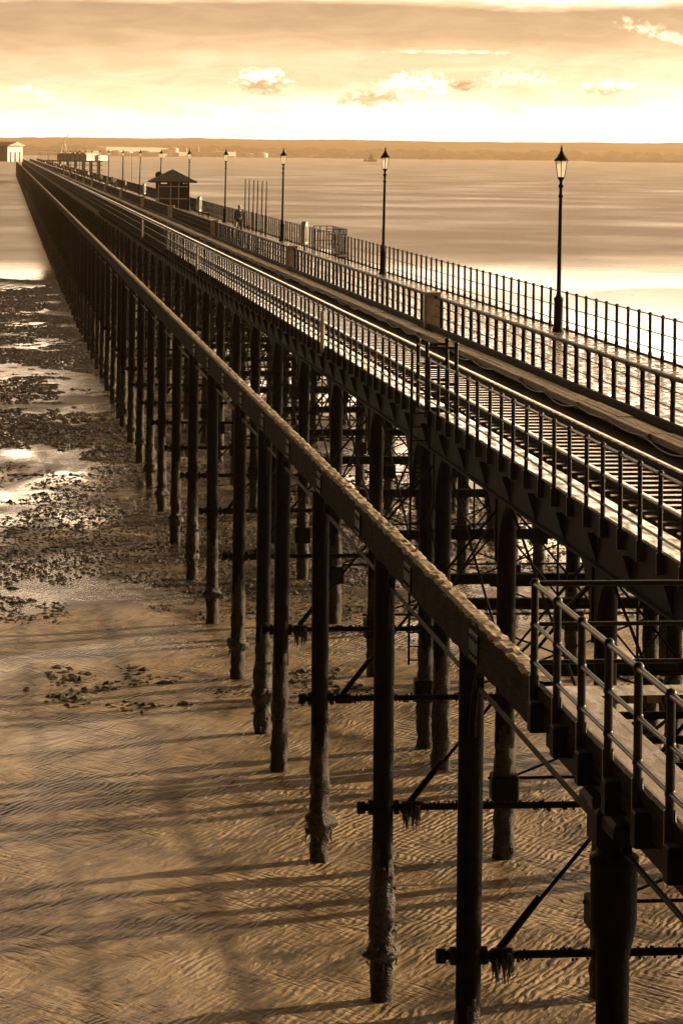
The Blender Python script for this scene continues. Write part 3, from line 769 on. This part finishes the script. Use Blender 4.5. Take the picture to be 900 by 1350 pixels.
# ---- lifebuoy housings on the outer railing
def buoy():
    t = empty('lifebuoy_housing')
    b = MB()
    outl = [(-.25,.45),(.25,.45),(.27,1.25),(.23,1.5),(.13,1.7),(0,1.78),(-.13,1.7),(-.23,1.5),(-.27,1.25)]
    n = len(outl); vs = [(x,-.14,z) for x, z in outl]+[(x,.14,z) for x, z in outl]
    b.add(vs, [tuple(range(n)), tuple(range(2*n-1,n-1,-1))]+[(i,i+n,(i+1)%n+n,(i+1)%n) for i in range(n)]); b.build('housing', M['white'], t)
    b = MB(); b.bevbox(-.2,.2,-.165,-.142,.6,1.5,.01); b.build('door', M['dark'], t)
    b = MB(); b.bevbox(-.05,.05,-.05,.05,0,.45,.01); b.build('stand', M['iron'], t)
    return t
b0 = buoy()
for i, Dd in enumerate([167,258,361]):
    t = b0 if i == 0 else copy_tree(b0); t.location = (17.0, YD(Dd, 17.0), DECK); t.rotation_euler = (0,0,R(62))
    tag(t, ['white round-topped lifebuoy housing left of the bay in the outer railing, nearest', 'white round-topped lifebuoy housing just right of the shelter', 'smallest white lifebuoy housing, left of the shelter'][i], 'lifebuoy housing', 'lifebuoy housings on the walkway')

# ---- six bare poles
p0 = None
for k in range(6):
    Dd = 17.9*3850/315.5*1.005 - k*3.55
    if p0 is None:
        b = MB(); b.lathe([(.07,0),(.07,.3),(.05,.34),(.042,1.8),(.035,3.66),(.01,3.72)], 8); p0 = b.build('bare_pole', M['iron']); t = p0
    else: t = p0.copy(); C.objects.link(t)
    t.location = (17.86, YD(Dd, 17.9), DECK); t.rotation_euler = (0, R(.8+random.uniform(-.4,.4)), 0)
    tag(t, '%s of the six thin bare poles standing by the outer railing' % ['leftmost','second from left','third from left','third from right','second from right','rightmost'][k], 'pole', 'six bare poles by the outer railing')

# ---- railed bay on the seaward side with bench
by = YD(170, 18.6)
bay = empty('railed_bay', (18.7, by, DECK)); tag(bay, 'small railed viewing bay jutting from the outer railing over the water', 'viewing bay')
b = MB(); b.box(-.55,.7,-3.6,3.6,-.15,-.02); b.build('bay_floor', M['deck'], bay)
b = MB()
b.tube((0,0,-.01),(0,0,1.36),.03,n=6); BP = b.mesh('post', M['rail_paint'])
for k in range(12): inst('post', BP, bay, (.65,-3.5+k*.636,0))
for k in range(3):
    inst('post', BP, bay, (-.5+k*.38,-3.5,0)); inst('post', BP, bay, (-.5+k*.38,3.5,0))
b = MB()
for z in (.5,1.05,1.36): b.path([(-.5,-3.5,z),(.65,-3.5,z),(.65,3.5,z),(-.5,3.5,z)], .024, 6)
b.build('rail_bar', M['rail_paint'], bay)
def bench(loc, rz, label):
    t = empty('bench', loc, rz); tag(t, label, 'bench', 'benches on the walkway')
    b = MB()
    for k in range(4): b.bevbox(-.9,.9,-.26+k*.13,-.16+k*.13,.42,.46,.01)
    b.build('seat', M['trough'], t)
    b = MB()
    for k in range(3): b.bevbox(-.9,.9,.27,.31,.56+k*.14,.66+k*.14,.01)
    b.build('backrest', M['trough'], t)
    for sx in (-.75,.75):
        b = MB(); b.bevbox(sx-.03,sx+.03,-.25,-.19,0,.42,.01); b.bevbox(sx-.03,sx+.03,.24,.268,0,.98,.01); b.bevbox(sx-.025,sx+.025,-.25,.24,.38,.418,.01); b.tube((sx,-.25,.62),(sx,.25,.64),.02,n=6)
        b.build('leg', M['iron'], t)
bench((17.1, YD(149,17.1), DECK), R(90), 'dark slatted bench standing inside the walkway by the railed bay')
bench((17.3, YD(262,17.3), DECK), R(90), 'dark slatted bench beyond the man, right of the shelter')
bench((17.3, YD(254,17.3), DECK), R(90), 'nearer of two dark benches standing end to end, right of the shelter')

# ---- shelter
sy = YD(292, 16.5)
sh = empty('shelter', (16.55, sy, DECK)); tag(sh, 'dark wooden shelter with hipped roof standing on the walkway', 'shelter')
b = MB(); w = 1.55; ln = 2.3
for (x0,x1,y0,y1) in ((-w,w,ln-.1,ln),(w-.1,w,-ln,ln-.101),(-w,-w+.1,-ln,ln-.101),(-w+.101,w-.101,-ln,-ln+.1)): b.box(x0,x1,y0,y1,0,1.05)
for x in (-w,w-.22):
    for y in (-ln,ln-.22): b.box(x,x+.22,y,y+.22,1.051,2.61)
b.box(-w,w,ln-.08,ln-.01,1.051,2.6) if 0 else b.box(-.4,w-.3,ln-.08,ln-.01,1.051,2.6); b.box(-w,w,-ln,ln,2.611,2.618); b.build('wall', M['dark'], sh)
b = MB()
for x in (-w,-.35,.45,w-.1): b.box(x,x+.1,-ln-.03,-ln-.002,0 if x < -1 else .0,2.6)
b.box(-w,w,-ln-.04,-ln-.031,1.0,1.1); b.box(-w,w,-ln-.04,-ln-.031,2.2,2.3); b.build('window_frame', M['cream'], sh)
b = MB(); b.box(-w+.1,-.36,-ln+.02,-ln+.03,1.1,2.5); b.box(.55,w-.1,-ln+.02,-ln+.03,1.1,2.5); b.build('window', M['window'], sh)
b = MB(); e = 2.3; el_ = 3.0
vs = [(-e,-el_,2.62),(e,-el_,2.62),(e,el_,2.62),(-e,el_,2.62),(-e,-el_,2.76),(e,-el_,2.76),(e,el_,2.76),(-e,el_,2.76),(0,-.7,3.95),(0,.7,3.95)]
b.add(vs, [(3,2,1,0),(0,1,5,4),(1,2,6,5),(2,3,7,6),(3,0,4,7),(4,5,8),(5,6,9,8),(6,7,9),(7,4,8,9)]); b.build('roof', M['roof'], sh)
# round sign disc on a post by the shelter
t = empty('round_sign', (15.6, YD(300,15.6), DECK)); tag(t, 'dark round sign on a thin post, left of the shelter', 'sign')
b = MB(); b.tube((0,0,0),(0,0,3.1),.035,n=8); b.build('post', M['iron'], t)
b = MB(); b.tube((0,-.04,3.3),(0,-.0,3.3),.36,n=20); b.build('sign_disc', M['dark'], t)

# ------------------------------------------------------------------ people
def skinned(name, verts, edges, radii, m, parent=None, root=0, sub=2):
    me = bpy.data.meshes.new(name); me.from_pydata(verts, edges, []); o = bpy.data.objects.new(name, me); C.objects.link(o)
    me.materials.append(m)
    sk = o.modifiers.new('skin', 'SKIN'); sk.use_smooth_shade = True
    lay = me.skin_vertices[0].data
    for i, r_ in enumerate(radii): lay[i].radius = r_ if isinstance(r_, tuple) else (r_, r_)
    for i in range(len(verts)): lay[i].use_root = (i == root)
    sb = o.modifiers.new('sub', 'SUBSURF'); sb.levels = sub; sb.render_levels = sub
    if parent: o.parent = parent
    return o
def person(loc, rz, h, top, legs, hair, label, group=None, pose='stand', bag=False, detail=True):
    """facing -Y locally"""
    k = h/1.75
    st = .10 if pose == 'walk' else 0
    V = lambda x, y, z: (x*k, y*k, z*k)
    P = {'pel':V(0,0,.93),'waist':V(0,.0,1.08),'chest':V(0,.0+.01,1.30),'neck':V(0,.0,1.48),'head':V(0,-.02,1.60),'crown':V(0,-.01,1.69)}
    lean = -.12 if pose == 'lean' else 0
    for q in ('chest','neck','head','crown'): P[q] = (P[q][0], P[q][1]+lean*k*(P[q][2]/k-.93)*1.6, P[q][2])
    cy = P['chest'][1]/k
    hands = {'stand':((.27,cy-.06,.84),(-.27,cy-.06,.84)),'walk':((.25,-.2,.9),(-.25,.18,.9)),'lean':((.25,-.42,1.08),(-.25,-.42,1.08))}[pose]
    elb = {'stand':((.26,cy+.03,1.1),(-.26,cy+.03,1.1)),'walk':((.25,-.02,1.12),(-.25,.06,1.12)),'lean':((.30,-.18,1.12),(-.30,-.18,1.12))}[pose]
    verts = [P['pel'],P['waist'],P['chest'],P['neck'],P['head'],P['crown']]; rad = [(.14*k,.105*k),(.13*k,.10*k),(.155*k,.11*k),.055*k,(.082*k,.098*k),(.06*k,.07*k)]
    edges = [(0,1),(1,2),(2,3),(3,4),(4,5)]
    for s_, sx in ((0,1),(1,-1)):
        n = len(verts); verts += [V(sx*.18,cy,1.42),V(*elb[s_]),V(*hands[s_])]; rad += [.06*k,.042*k,.03*k]; edges += [(2,n),(n,n+1),(n+1,n+2)]
        hx, hy, hz = hands[s_]; d = Vector(V(*hands[s_]))-Vector(V(*elb[s_])); d.normalize()
        palm = Vector(V(hx,hy,hz))+d*.06*k; verts.append(tuple(palm)); rad.append((.035*k,.018*k)); edges.append((n+2,n+3)); pn = len(verts)-1
        if detail:
            for f_ in range(4):
                off = Vector((0,(f_-1.5)*.02*k,0)) if abs(d.z) > .5 else Vector(((f_-1.5)*.02*k,0,0))
                verts.append(tuple(palm+off+d*(.07+.01*(f_ in (1,2)))*k+Vector((0,0,-.01*k)))); rad.append(.009*k); edges.append((pn,len(verts)-1))
            verts.append(tuple(palm+Vector((-sx*.03*k,-.03*k,.0)))); rad.append(.01*k); edges.append((pn,len(verts)-1))
    for s_, sx in ((0,1),(1,-1)):
        n = len(verts); yk = -st*sx; yf = -st*2*sx
        verts += [V(sx*.10,0,.88),V(sx*.105,yk-.02,.50),V(sx*.11,yf+.02,.10),V(sx*.13,yf-.14,.04)]; rad += [.085*k,.06*k,.04*k,(.04*k,.03*k)]; edges += [(0,n),(n,n+1),(n+1,n+2),(n+2,n+3)]
    t = skinned('person', verts, edges, rad, M['skin']); t.location = loc; t.rotation_euler = (0,0,rz)
    tag(t, label, 'person', group)
    g_ = 1.22
    jv = [V(0,0,.90),P['waist'],P['chest'],V(0,cy,1.46)]; jr = [(.175*k,.135*k),(.165*k,.13*k),(.185*k,.14*k),.08*k]; je = [(0,1),(1,2),(2,3)]
    for s_, sx in ((0,1),(1,-1)):
        n = len(jv); jv += [V(sx*.185,cy,1.42),V(*elb[s_]),V(*hands[s_])]; jr += [.08*k,.06*k,.05*k]; je += [(2,n),(n,n+1),(n+1,n+2)]
    skinned('jacket', jv, je, jr, top, t)
    tv = [V(0,0,.92)]; tr_ = [(.16*k,.125*k)]; te = []
    for sx in (1,-1):
        n = len(tv); yk = -st*sx; yf = -st*2*sx; tv += [V(sx*.10,0,.84),V(sx*.105,yk-.02,.50),V(sx*.11,yf+.02,.10)]; tr_ += [.105*k,.08*k,.07*k]; te += [(0,n),(n,n+1),(n+1,n+2)]
    skinned('trousers', tv, te, tr_, legs, t)
    hx, hy, hz = P['head']
    b = MB(); b.ball((hx, hy+.022*k, hz+.055*k), .105*k, 12, .9); b.build('hair', hair, t)
    for sx in (1,-1):
        b = MB(); yf = -st*2*sx; b.bevbox(sx*.11*k-.05*k, sx*.11*k+.05*k, (yf-.2)*k, (yf+.08)*k, 0, .09*k, .02*k); b.build('shoe', M['dark'], t)
    b = MB(); b.ball((hx, hy-.105*k, hz-.005*k), .014*k, 6, 1.6); b.build('nose', M['skin'], t)
    b = MB()
    for sx in (1,-1): b.ball((hx+sx*.034*k, hy-.093*k, hz+.02*k), .010*k, 6)
    b.build('eyes', M['dark'], t)
    if bag:
        bg_ = MB(); q = V(*hands[0]); bg_.bevbox(q[0]-.05,q[0]+.06,q[1]-.17,q[1]+.17,q[2]-.48,q[2]-.10,.03); bg_.tube((q[0],q[1]-.1,q[2]-.1),(q[0],q[1],q[2]+.0),.008,n=5); bg_.tube((q[0],q[1]+.1,q[2]-.1),(q[0],q[1],q[2]),.008,n=5)
        o = bg_.build('carrier_bag', M['bag']); o.location = loc; o.rotation_euler = (0,0,rz); tag(o, 'white carrier bag held by the man at the railing', 'bag')
    return t
person((16.4, YD(206,16.4), DECK), R(-150), 1.92, M['jacket'], M['trousers'], M['hair_white'], 'white-haired man in a dark jacket standing on the walkway left of the bare poles', bag=True).scale = (1.22,1.22,1.04)
far = [(133,16.0,'coat_pale','hair_dark','person in a long white coat on the walkway left of the shelter','stand'),
       (149,16.2,'coat_pale','hair_dark','person in a pale top walking just right of the white-coated stroller','walk'),
       (141,15.4,'jacket','hair_dark','dark-dressed person between the two pale-dressed strollers','walk'),
       (117,16.5,'coat_pale','hair_white','pale-dressed stroller just right of the far crowd','walk'),
       (108,15.5,'jacket','hair_dark','dark-dressed stroller at the right end of the far crowd','stand'),
       (99,16.4,'coat_pale','hair_dark','small pale-dressed figure in the middle of the far crowd','walk'),
       (92,15.7,'jacket','hair_white','small dark-dressed figure in the middle of the far crowd','stand'),
       (84,16.2,'coat_pale','hair_dark','small pale-dressed figure left of the middle of the far crowd','stand'),
       (77,15.6,'jacket','hair_dark','small dark-dressed figure left of the middle of the far crowd','walk'),
       (71,16.3,'coat_pale','hair_white','tiny pale-dressed figure at the left end of the far crowd','walk'),
       (64,16.0,'jacket','hair_dark','tiny dark-dressed figure at the left end of the far crowd','walk')]
rq = random.Random(9)
crowd = [(60,15.2),(68,16.9),(74,15.0),(80,17.0),(88,16.6),(95,15.1),(103,17.0),(112,15.2),(122,15.3),(127,16.9),(153,15.2),(166,16.8)]
for q, (cx_, cX_) in enumerate(crowd):
    far.append((cx_, cX_, rq.choice(('jacket','coat_pale','jacket')), rq.choice(('hair_dark','hair_white')), None, rq.choice(('walk','stand'))))
for x_, X_, tm, hm, lab, ps in far:
    if lab is None: lab = 'one of the tiny indistinct figures in the crowd far along the walkway'
    Dd = F*X_/CS/(x_-8)
    person((X_, YD(Dd, X_), DECK), R(random.uniform(0,360)), random.uniform(1.65,1.85), M[tm], M['trousers'], M[hm], lab, 'people strolling far along the walkway', ps, detail=False)

# ------------------------------------------------------------------ pier head, far away
def at(xp, D): return (xp-8)*D*CS/F        # world X seen at picture column xp, distance D
Dh = 1750
ph = empty('pier_terminal', (30, YD(Dh,30), 0)); tag(ph, 'distant pier head platform on lattice legs with white buildings on it', 'pier head')
xa, xb = at(58,Dh)-30, at(134,Dh)-30
b = MB(); b.box(xa,xb,-25,30,7.2,7.9); b.build('platform', M['girder'], ph)
b = MB(); x = xa+.5
while x < xb:
    for y in (-24,-10,5,25): b.tube((x,y,-9),(x,y,7.2),.32,n=6)
    x += 4.6
for z in (2.2,5.0): b.box(xa,xb,-24.3,-23.9,z,z+.35)
tag(b.build('leg', M['girder'], ph), kind='stuff')
def far_house(parent, x0, x1, y0, y1, z0, h, rh, win=True):
    b = MB(); b.box(x0,x1,y0,y1,z0,z0+h); b.build('wall', M['white'], parent)
    b = MB(); ym = (y0+y1)/2; b.add([(x0-.5,y0-.5,z0+h),(x1+.5,y0-.5,z0+h),(x1+.5,y1+.5,z0+h),(x0-.5,y1+.5,z0+h),(x0+1,ym,z0+h+rh),(x1-1,ym,z0+h+rh)],[(3,2,1,0),(0,1,5,4),(1,2,5),(2,3,4,5),(3,0,4)]); b.build('roof', M['cream'], parent)
    if win:
        b = MB(); x = x0+1.2
        while x < x1-1.5: b.box(x,x+1.1,y0-.06,y0-.005,z0+1.1,z0+h-.7); x += 2.4
        b.build('window', M['window'], parent)
def house_thing(name, x0, x1, D, z0, h, rh, label, group=None, cat='building', depth=12):
    X0_, X1_ = at(x0,D), at(x1,D); t = empty(name, ((X0_+X1_)/2, YD(D,(X0_+X1_)/2), z0)); tag(t, label, cat, group)
    w_ = (X1_-X0_)/2; far_house(t, -w_*1.75, w_*1.75, -depth/2, depth/2, 0, h, rh); t.rotation_euler = (0,0,R(55)); return t
house_thing('pier_building', 86, 100, Dh, 7.9, 3.6, 1.2, 'white building standing on the left part of the far pier head', 'white buildings on the pier head')
house_thing('pier_building', 103, 117, Dh-8, 7.9, 4.4, 1.0, 'widest white building near the middle of the far pier head', 'white buildings on the pier head')
house_thing('pier_building', 119, 131, Dh, 7.9, 3.2, .8, 'low white building at the right edge of the far pier head', 'white buildings on the pier head')
# white hall at the very left
hw = empty('pier_pavilion', (at(20,1500), YD(1500,5), 7.7)); tag(hw, 'white pavilion with dark sloping roof at the left end of the pier', 'pavilion')
b = MB(); b.box(-6,6,0,22,0,8.2); b.build('wall', M['white'], hw); hw.rotation_euler = (0,0,R(50))
b = MB(); b.add([(-7,-1.5,8.25),(7,-1.5,8.25),(7,23,8.25),(-7,23,8.25),(0,-1.5,10.2),(0,23,10.2)],[(3,2,1,0),(0,1,4),(2,3,5),(1,2,5,4),(3,0,4,5)]); b.build('roof', M['cream'], hw)
b = MB()
for x in (-4.2,-.6,3.0): b.box(x,x+1.3,-.06,-.005,0,5.0)
b.build('window', M['window'], hw)
# masts by the pier head
mm = None
for xpx, hgt, D in ((111,21,1720),(163,14,1300),(174,16,1500),(64,15,1600)):
    b = MB(); b.tube((0,0,0),(0,0,hgt),.16,.07,n=6); t = b.build('mast', M['iron']); X_ = at(xpx,D); t.location = (X_, YD(D,X_), -3)
    tag(t, {111:'tall thin mast rising from the far pier head', 163:'thin mast between two distant street lamps', 174:'taller thin mast just left of a distant lamp, over the white sheds', 64:'thin mast left of the far pier head'}[xpx], 'mast')

# ------------------------------------------------------------------ far shore industry
SHD = 9600
def shed(x0, x1, h, D, label, z=0, nm='warehouse', dp=120):
    return house_thing(nm, x0, x1, D, SEA+z, h, h*.25, label, 'white works on the far shore', 'warehouse', dp)
shed(118,208,14,9750,'longest white works building on the far shore',14)
shed(214,238,11,9500,'white shed right of the long works building on the far shore',3)
shed(100,112,13,9500,'white shed at the left end of the far shore works',3)
shed(188,212,10,9450,'low white shed in front of the long works building',0)
shed(276,290,12,9500,'small white building on the far shore, right of the works',5)
for i, (xp, r_, h_) in enumerate(((140,20,15),(154,20,15),(168,18,13),(222,22,20),(229,16,26),(345,20,13),(330,16,10))):
    X_ = at(xp, 9450); b = MB(); b.lathe([(r_,0),(r_,h_),(r_*.6,h_+3),(.3,h_+4)], 20); t = b.build('storage_tank', M['tank']); t.location = (X_, YD(9450,X_), SEA+1)
    tag(t, ['leftmost white storage tank before the long works building','second white storage tank before the long works building','third white storage tank before the long works building','white storage tank before the right-hand shed on the shore','taller narrow storage tank before the right-hand shed','rightmost pale storage tank on the far shore','pale storage tank just left of the rightmost one'][i], 'storage tank', 'storage tanks on the far shore')
X_ = at(84,9300); cr = empty('harbour_crane', (X_, YD(9300,X_), SEA)); tag(cr, 'pale harbour crane with raised jib on the far shore', 'crane')
b = MB(); b.tube((-10,0,0),(-4,0,38),2,n=5); b.tube((10,0,0),(4,0,38),2,n=5); b.tube((-6,0,25),(6,0,25),1.5,n=5); b.build('tower', M['tank'], cr)
b = MB(); b.tube((-8,0,34),(16,0,70),3,1.5,n=6); b.build('jib', M['tank'], cr)
b = MB(); b.box(-16,2,-5,5,34,44); b.build('cabin', M['tank'], cr)
for i, (xp, h_) in enumerate(((262,34),(286,26),(310,22),(246,30))):
    X_ = at(xp, 9500); b = MB(); b.tube((0,0,0),(0,0,h_),2.2,1.4,n=8); t = b.build('chimney', M['tank']); t.location = (X_, YD(9500,X_), SEA)
    tag(t, ['tall thin chimney right of the white works','chimney second from the right of the white works','shortest chimney, farthest right of the works','chimney close beside the white shed'][i], 'chimney', 'chimneys on the far shore')
# trees line along the far shore
rt = random.Random(3); tb_ = MB()
def blob(b, c, r_, sz=.6):
    vs = []; n = 7
    for k in range(4):
        for i in range(n):
            a = 6.283*i/n; q = [1,.9,.6,.15][k]*rt.uniform(.75,1.15); vs.append((c[0]+r_*q*math.cos(a), c[1]+r_*q*math.sin(a), c[2]+r_*sz*[0,.4,.8,1][k]*rt.uniform(.85,1.2)))
    b.add(vs, [(k*n+i,k*n+(i+1)%n,(k+1)*n+(i+1)%n,(k+1)*n+i) for k in range(3) for i in range(n)]+[tuple(3*n+i for i in range(n))])
for k in range(520):
    xp = rt.uniform(-10,930); D = rt.uniform(9450,10800); X_ = at(xp, D); blob(tb_, (X_, YD(D,X_), SEA+ (D-9450)*.018), rt.uniform(12,38), rt.uniform(.25,.5))
tag(tb_.build('far_woodland', M['low_land']), 'dark woods scattered along the far shore', 'woodland', kind='stuff')
# ship
X_ = at(488,5900); shp = empty('ship', (X_, YD(5900,X_), SEA), R(-4)); tag(shp, 'small dark ship with a pale stern on the far water', 'ship')
b = MB(); hl_ = [(-14,0,3.2),(-12,2.8,3.2),(8,2.9,3.4),(14,0,5),(8,-2.9,3.4),(-12,-2.8,3.2)]; lo_ = [(x*.9,y*.7,-.4) for x,y,z in hl_]; n = 6
b.add(hl_+lo_, [tuple(range(n)), tuple(range(2*n-1,n-1,-1))]+[((i+1)%n,i,i+n,(i+1)%n+n) for i in range(n)]); b.build('hull', M['hull'], shp)
b = MB(); b.box(-4,6,-2.2,2.2,3.3,9.5); b.box(-1,5,-1.8,1.8,9.5,13); b.box(1,3,-.8,.8,13,17); b.tube((7.5,0,3),(7.5,0,15),.3,n=5); b.build('wheelhouse', M['hull'], shp)
b = MB(); b.box(-12,-7,-2,2,3.25,7.5); b.build('stern_cabin', M['white'], shp)

# ------------------------------------------------------------------ mussel and weed beds on the mud
def rubble(name, regions, dens, smin, smax, label, seed):
    rnd = random.Random(seed); b = MB()
    ico = [(0,0,1),(.89,0,.45),(.28,.85,.45),(-.72,.53,.45),(-.72,-.53,.45),(.28,-.85,.45),(.72,.53,-.3),(-.28,.85,-.3),(-.89,0,-.3),(-.28,-.85,-.3),(.72,-.53,-.3)]
    fc = [(0,1,2),(0,2,3),(0,3,4),(0,4,5),(0,5,1),(1,6,2),(2,6,7),(2,7,3),(3,7,8),(3,8,4),(4,8,9),(4,9,5),(5,9,10),(5,10,1),(1,10,6)]
    for (x0,x1,y0,y1,thr,d_) in regions:
        for _ in range(int((x1-x0)*(y1-y0)*dens*d_)):
            x = rnd.uniform(x0,x1); y = rnd.uniform(y0,y1)
            if x < -2 and rnd.random() > 1/(1+((-2-x)/5)**2): continue
            n = noise.noise(Vector((x*.22, y*.10, 3.3))) + .6*noise.noise(Vector((x*.9, y*.5, 8)))
            e_ = min(1, (y-y0)/2, (y1-y)/2)
            if n < thr + (1-e_)*.3: continue
            z = mudz(x,y)
            if z < SEA-.02: continue
            s_ = rnd.uniform(smin,smax)*rnd.choice((.7,.8,1,1,1.2,1.9)); a = rnd.random()*6.28; ca, sa = math.cos(a), math.sin(a); fl = rnd.uniform(.35,.8); ax = rnd.uniform(.6,1.4)
            vs = []
            for (p,q,r_) in ico:
                p *= ax*rnd.uniform(.75,1.25); q *= rnd.uniform(.75,1.25); r_ *= rnd.uniform(.7,1.3)
                vs.append((x+s_*(p*ca-q*sa), y+s_*(p*sa+q*ca), z-.2*s_*fl+s_*r_*fl))
            b.add(vs, fc)
    return tag(b.build(name, M['barnacle']), label, 'mussel bed', kind='stuff')
rubble('mussel_bed', [(-26,26,84.5,91,-.12,1.2),(-26,26,91.5,118,-.34,1.3),(-26,30,118,134,-.15,.9)], 28, .018, .07, 'dark lumpy mussel and weed beds on the mud beside the piles', 5)
rubble('weed_patches', [(-22,6,130,360,-.20,6.0),(5,40,130,260,.05,.6),(-2,24,70,78,.30,3.0)], 6, .03, .10, 'scattered weed and stone patches on the farther mud', 6)

# ------------------------------------------------------------------ haze
if True:
    hz = bpy.data.materials.new('haze'); hz.use_nodes = True; N = hz.node_tree.nodes; L = hz.node_tree.links
    N.remove(N['Principled BSDF']); pv = N.new('ShaderNodeVolumePrincipled'); pv.inputs['Density'].default_value = 6e-5
    pv.inputs['Color'].default_value = (1,.75,.48,1); pv.inputs['Anisotropy'].default_value = .3
    L.new(pv.outputs[0], N['Material Output'].inputs['Volume'])
    b = MB(); b.box(-3300,4800,-60,14600,-12,122); o = b.build('haze', hz); tag(o, kind='stuff'); o['label'] = 'pale haze over the estuary'
    o.display_type = 'WIRE'
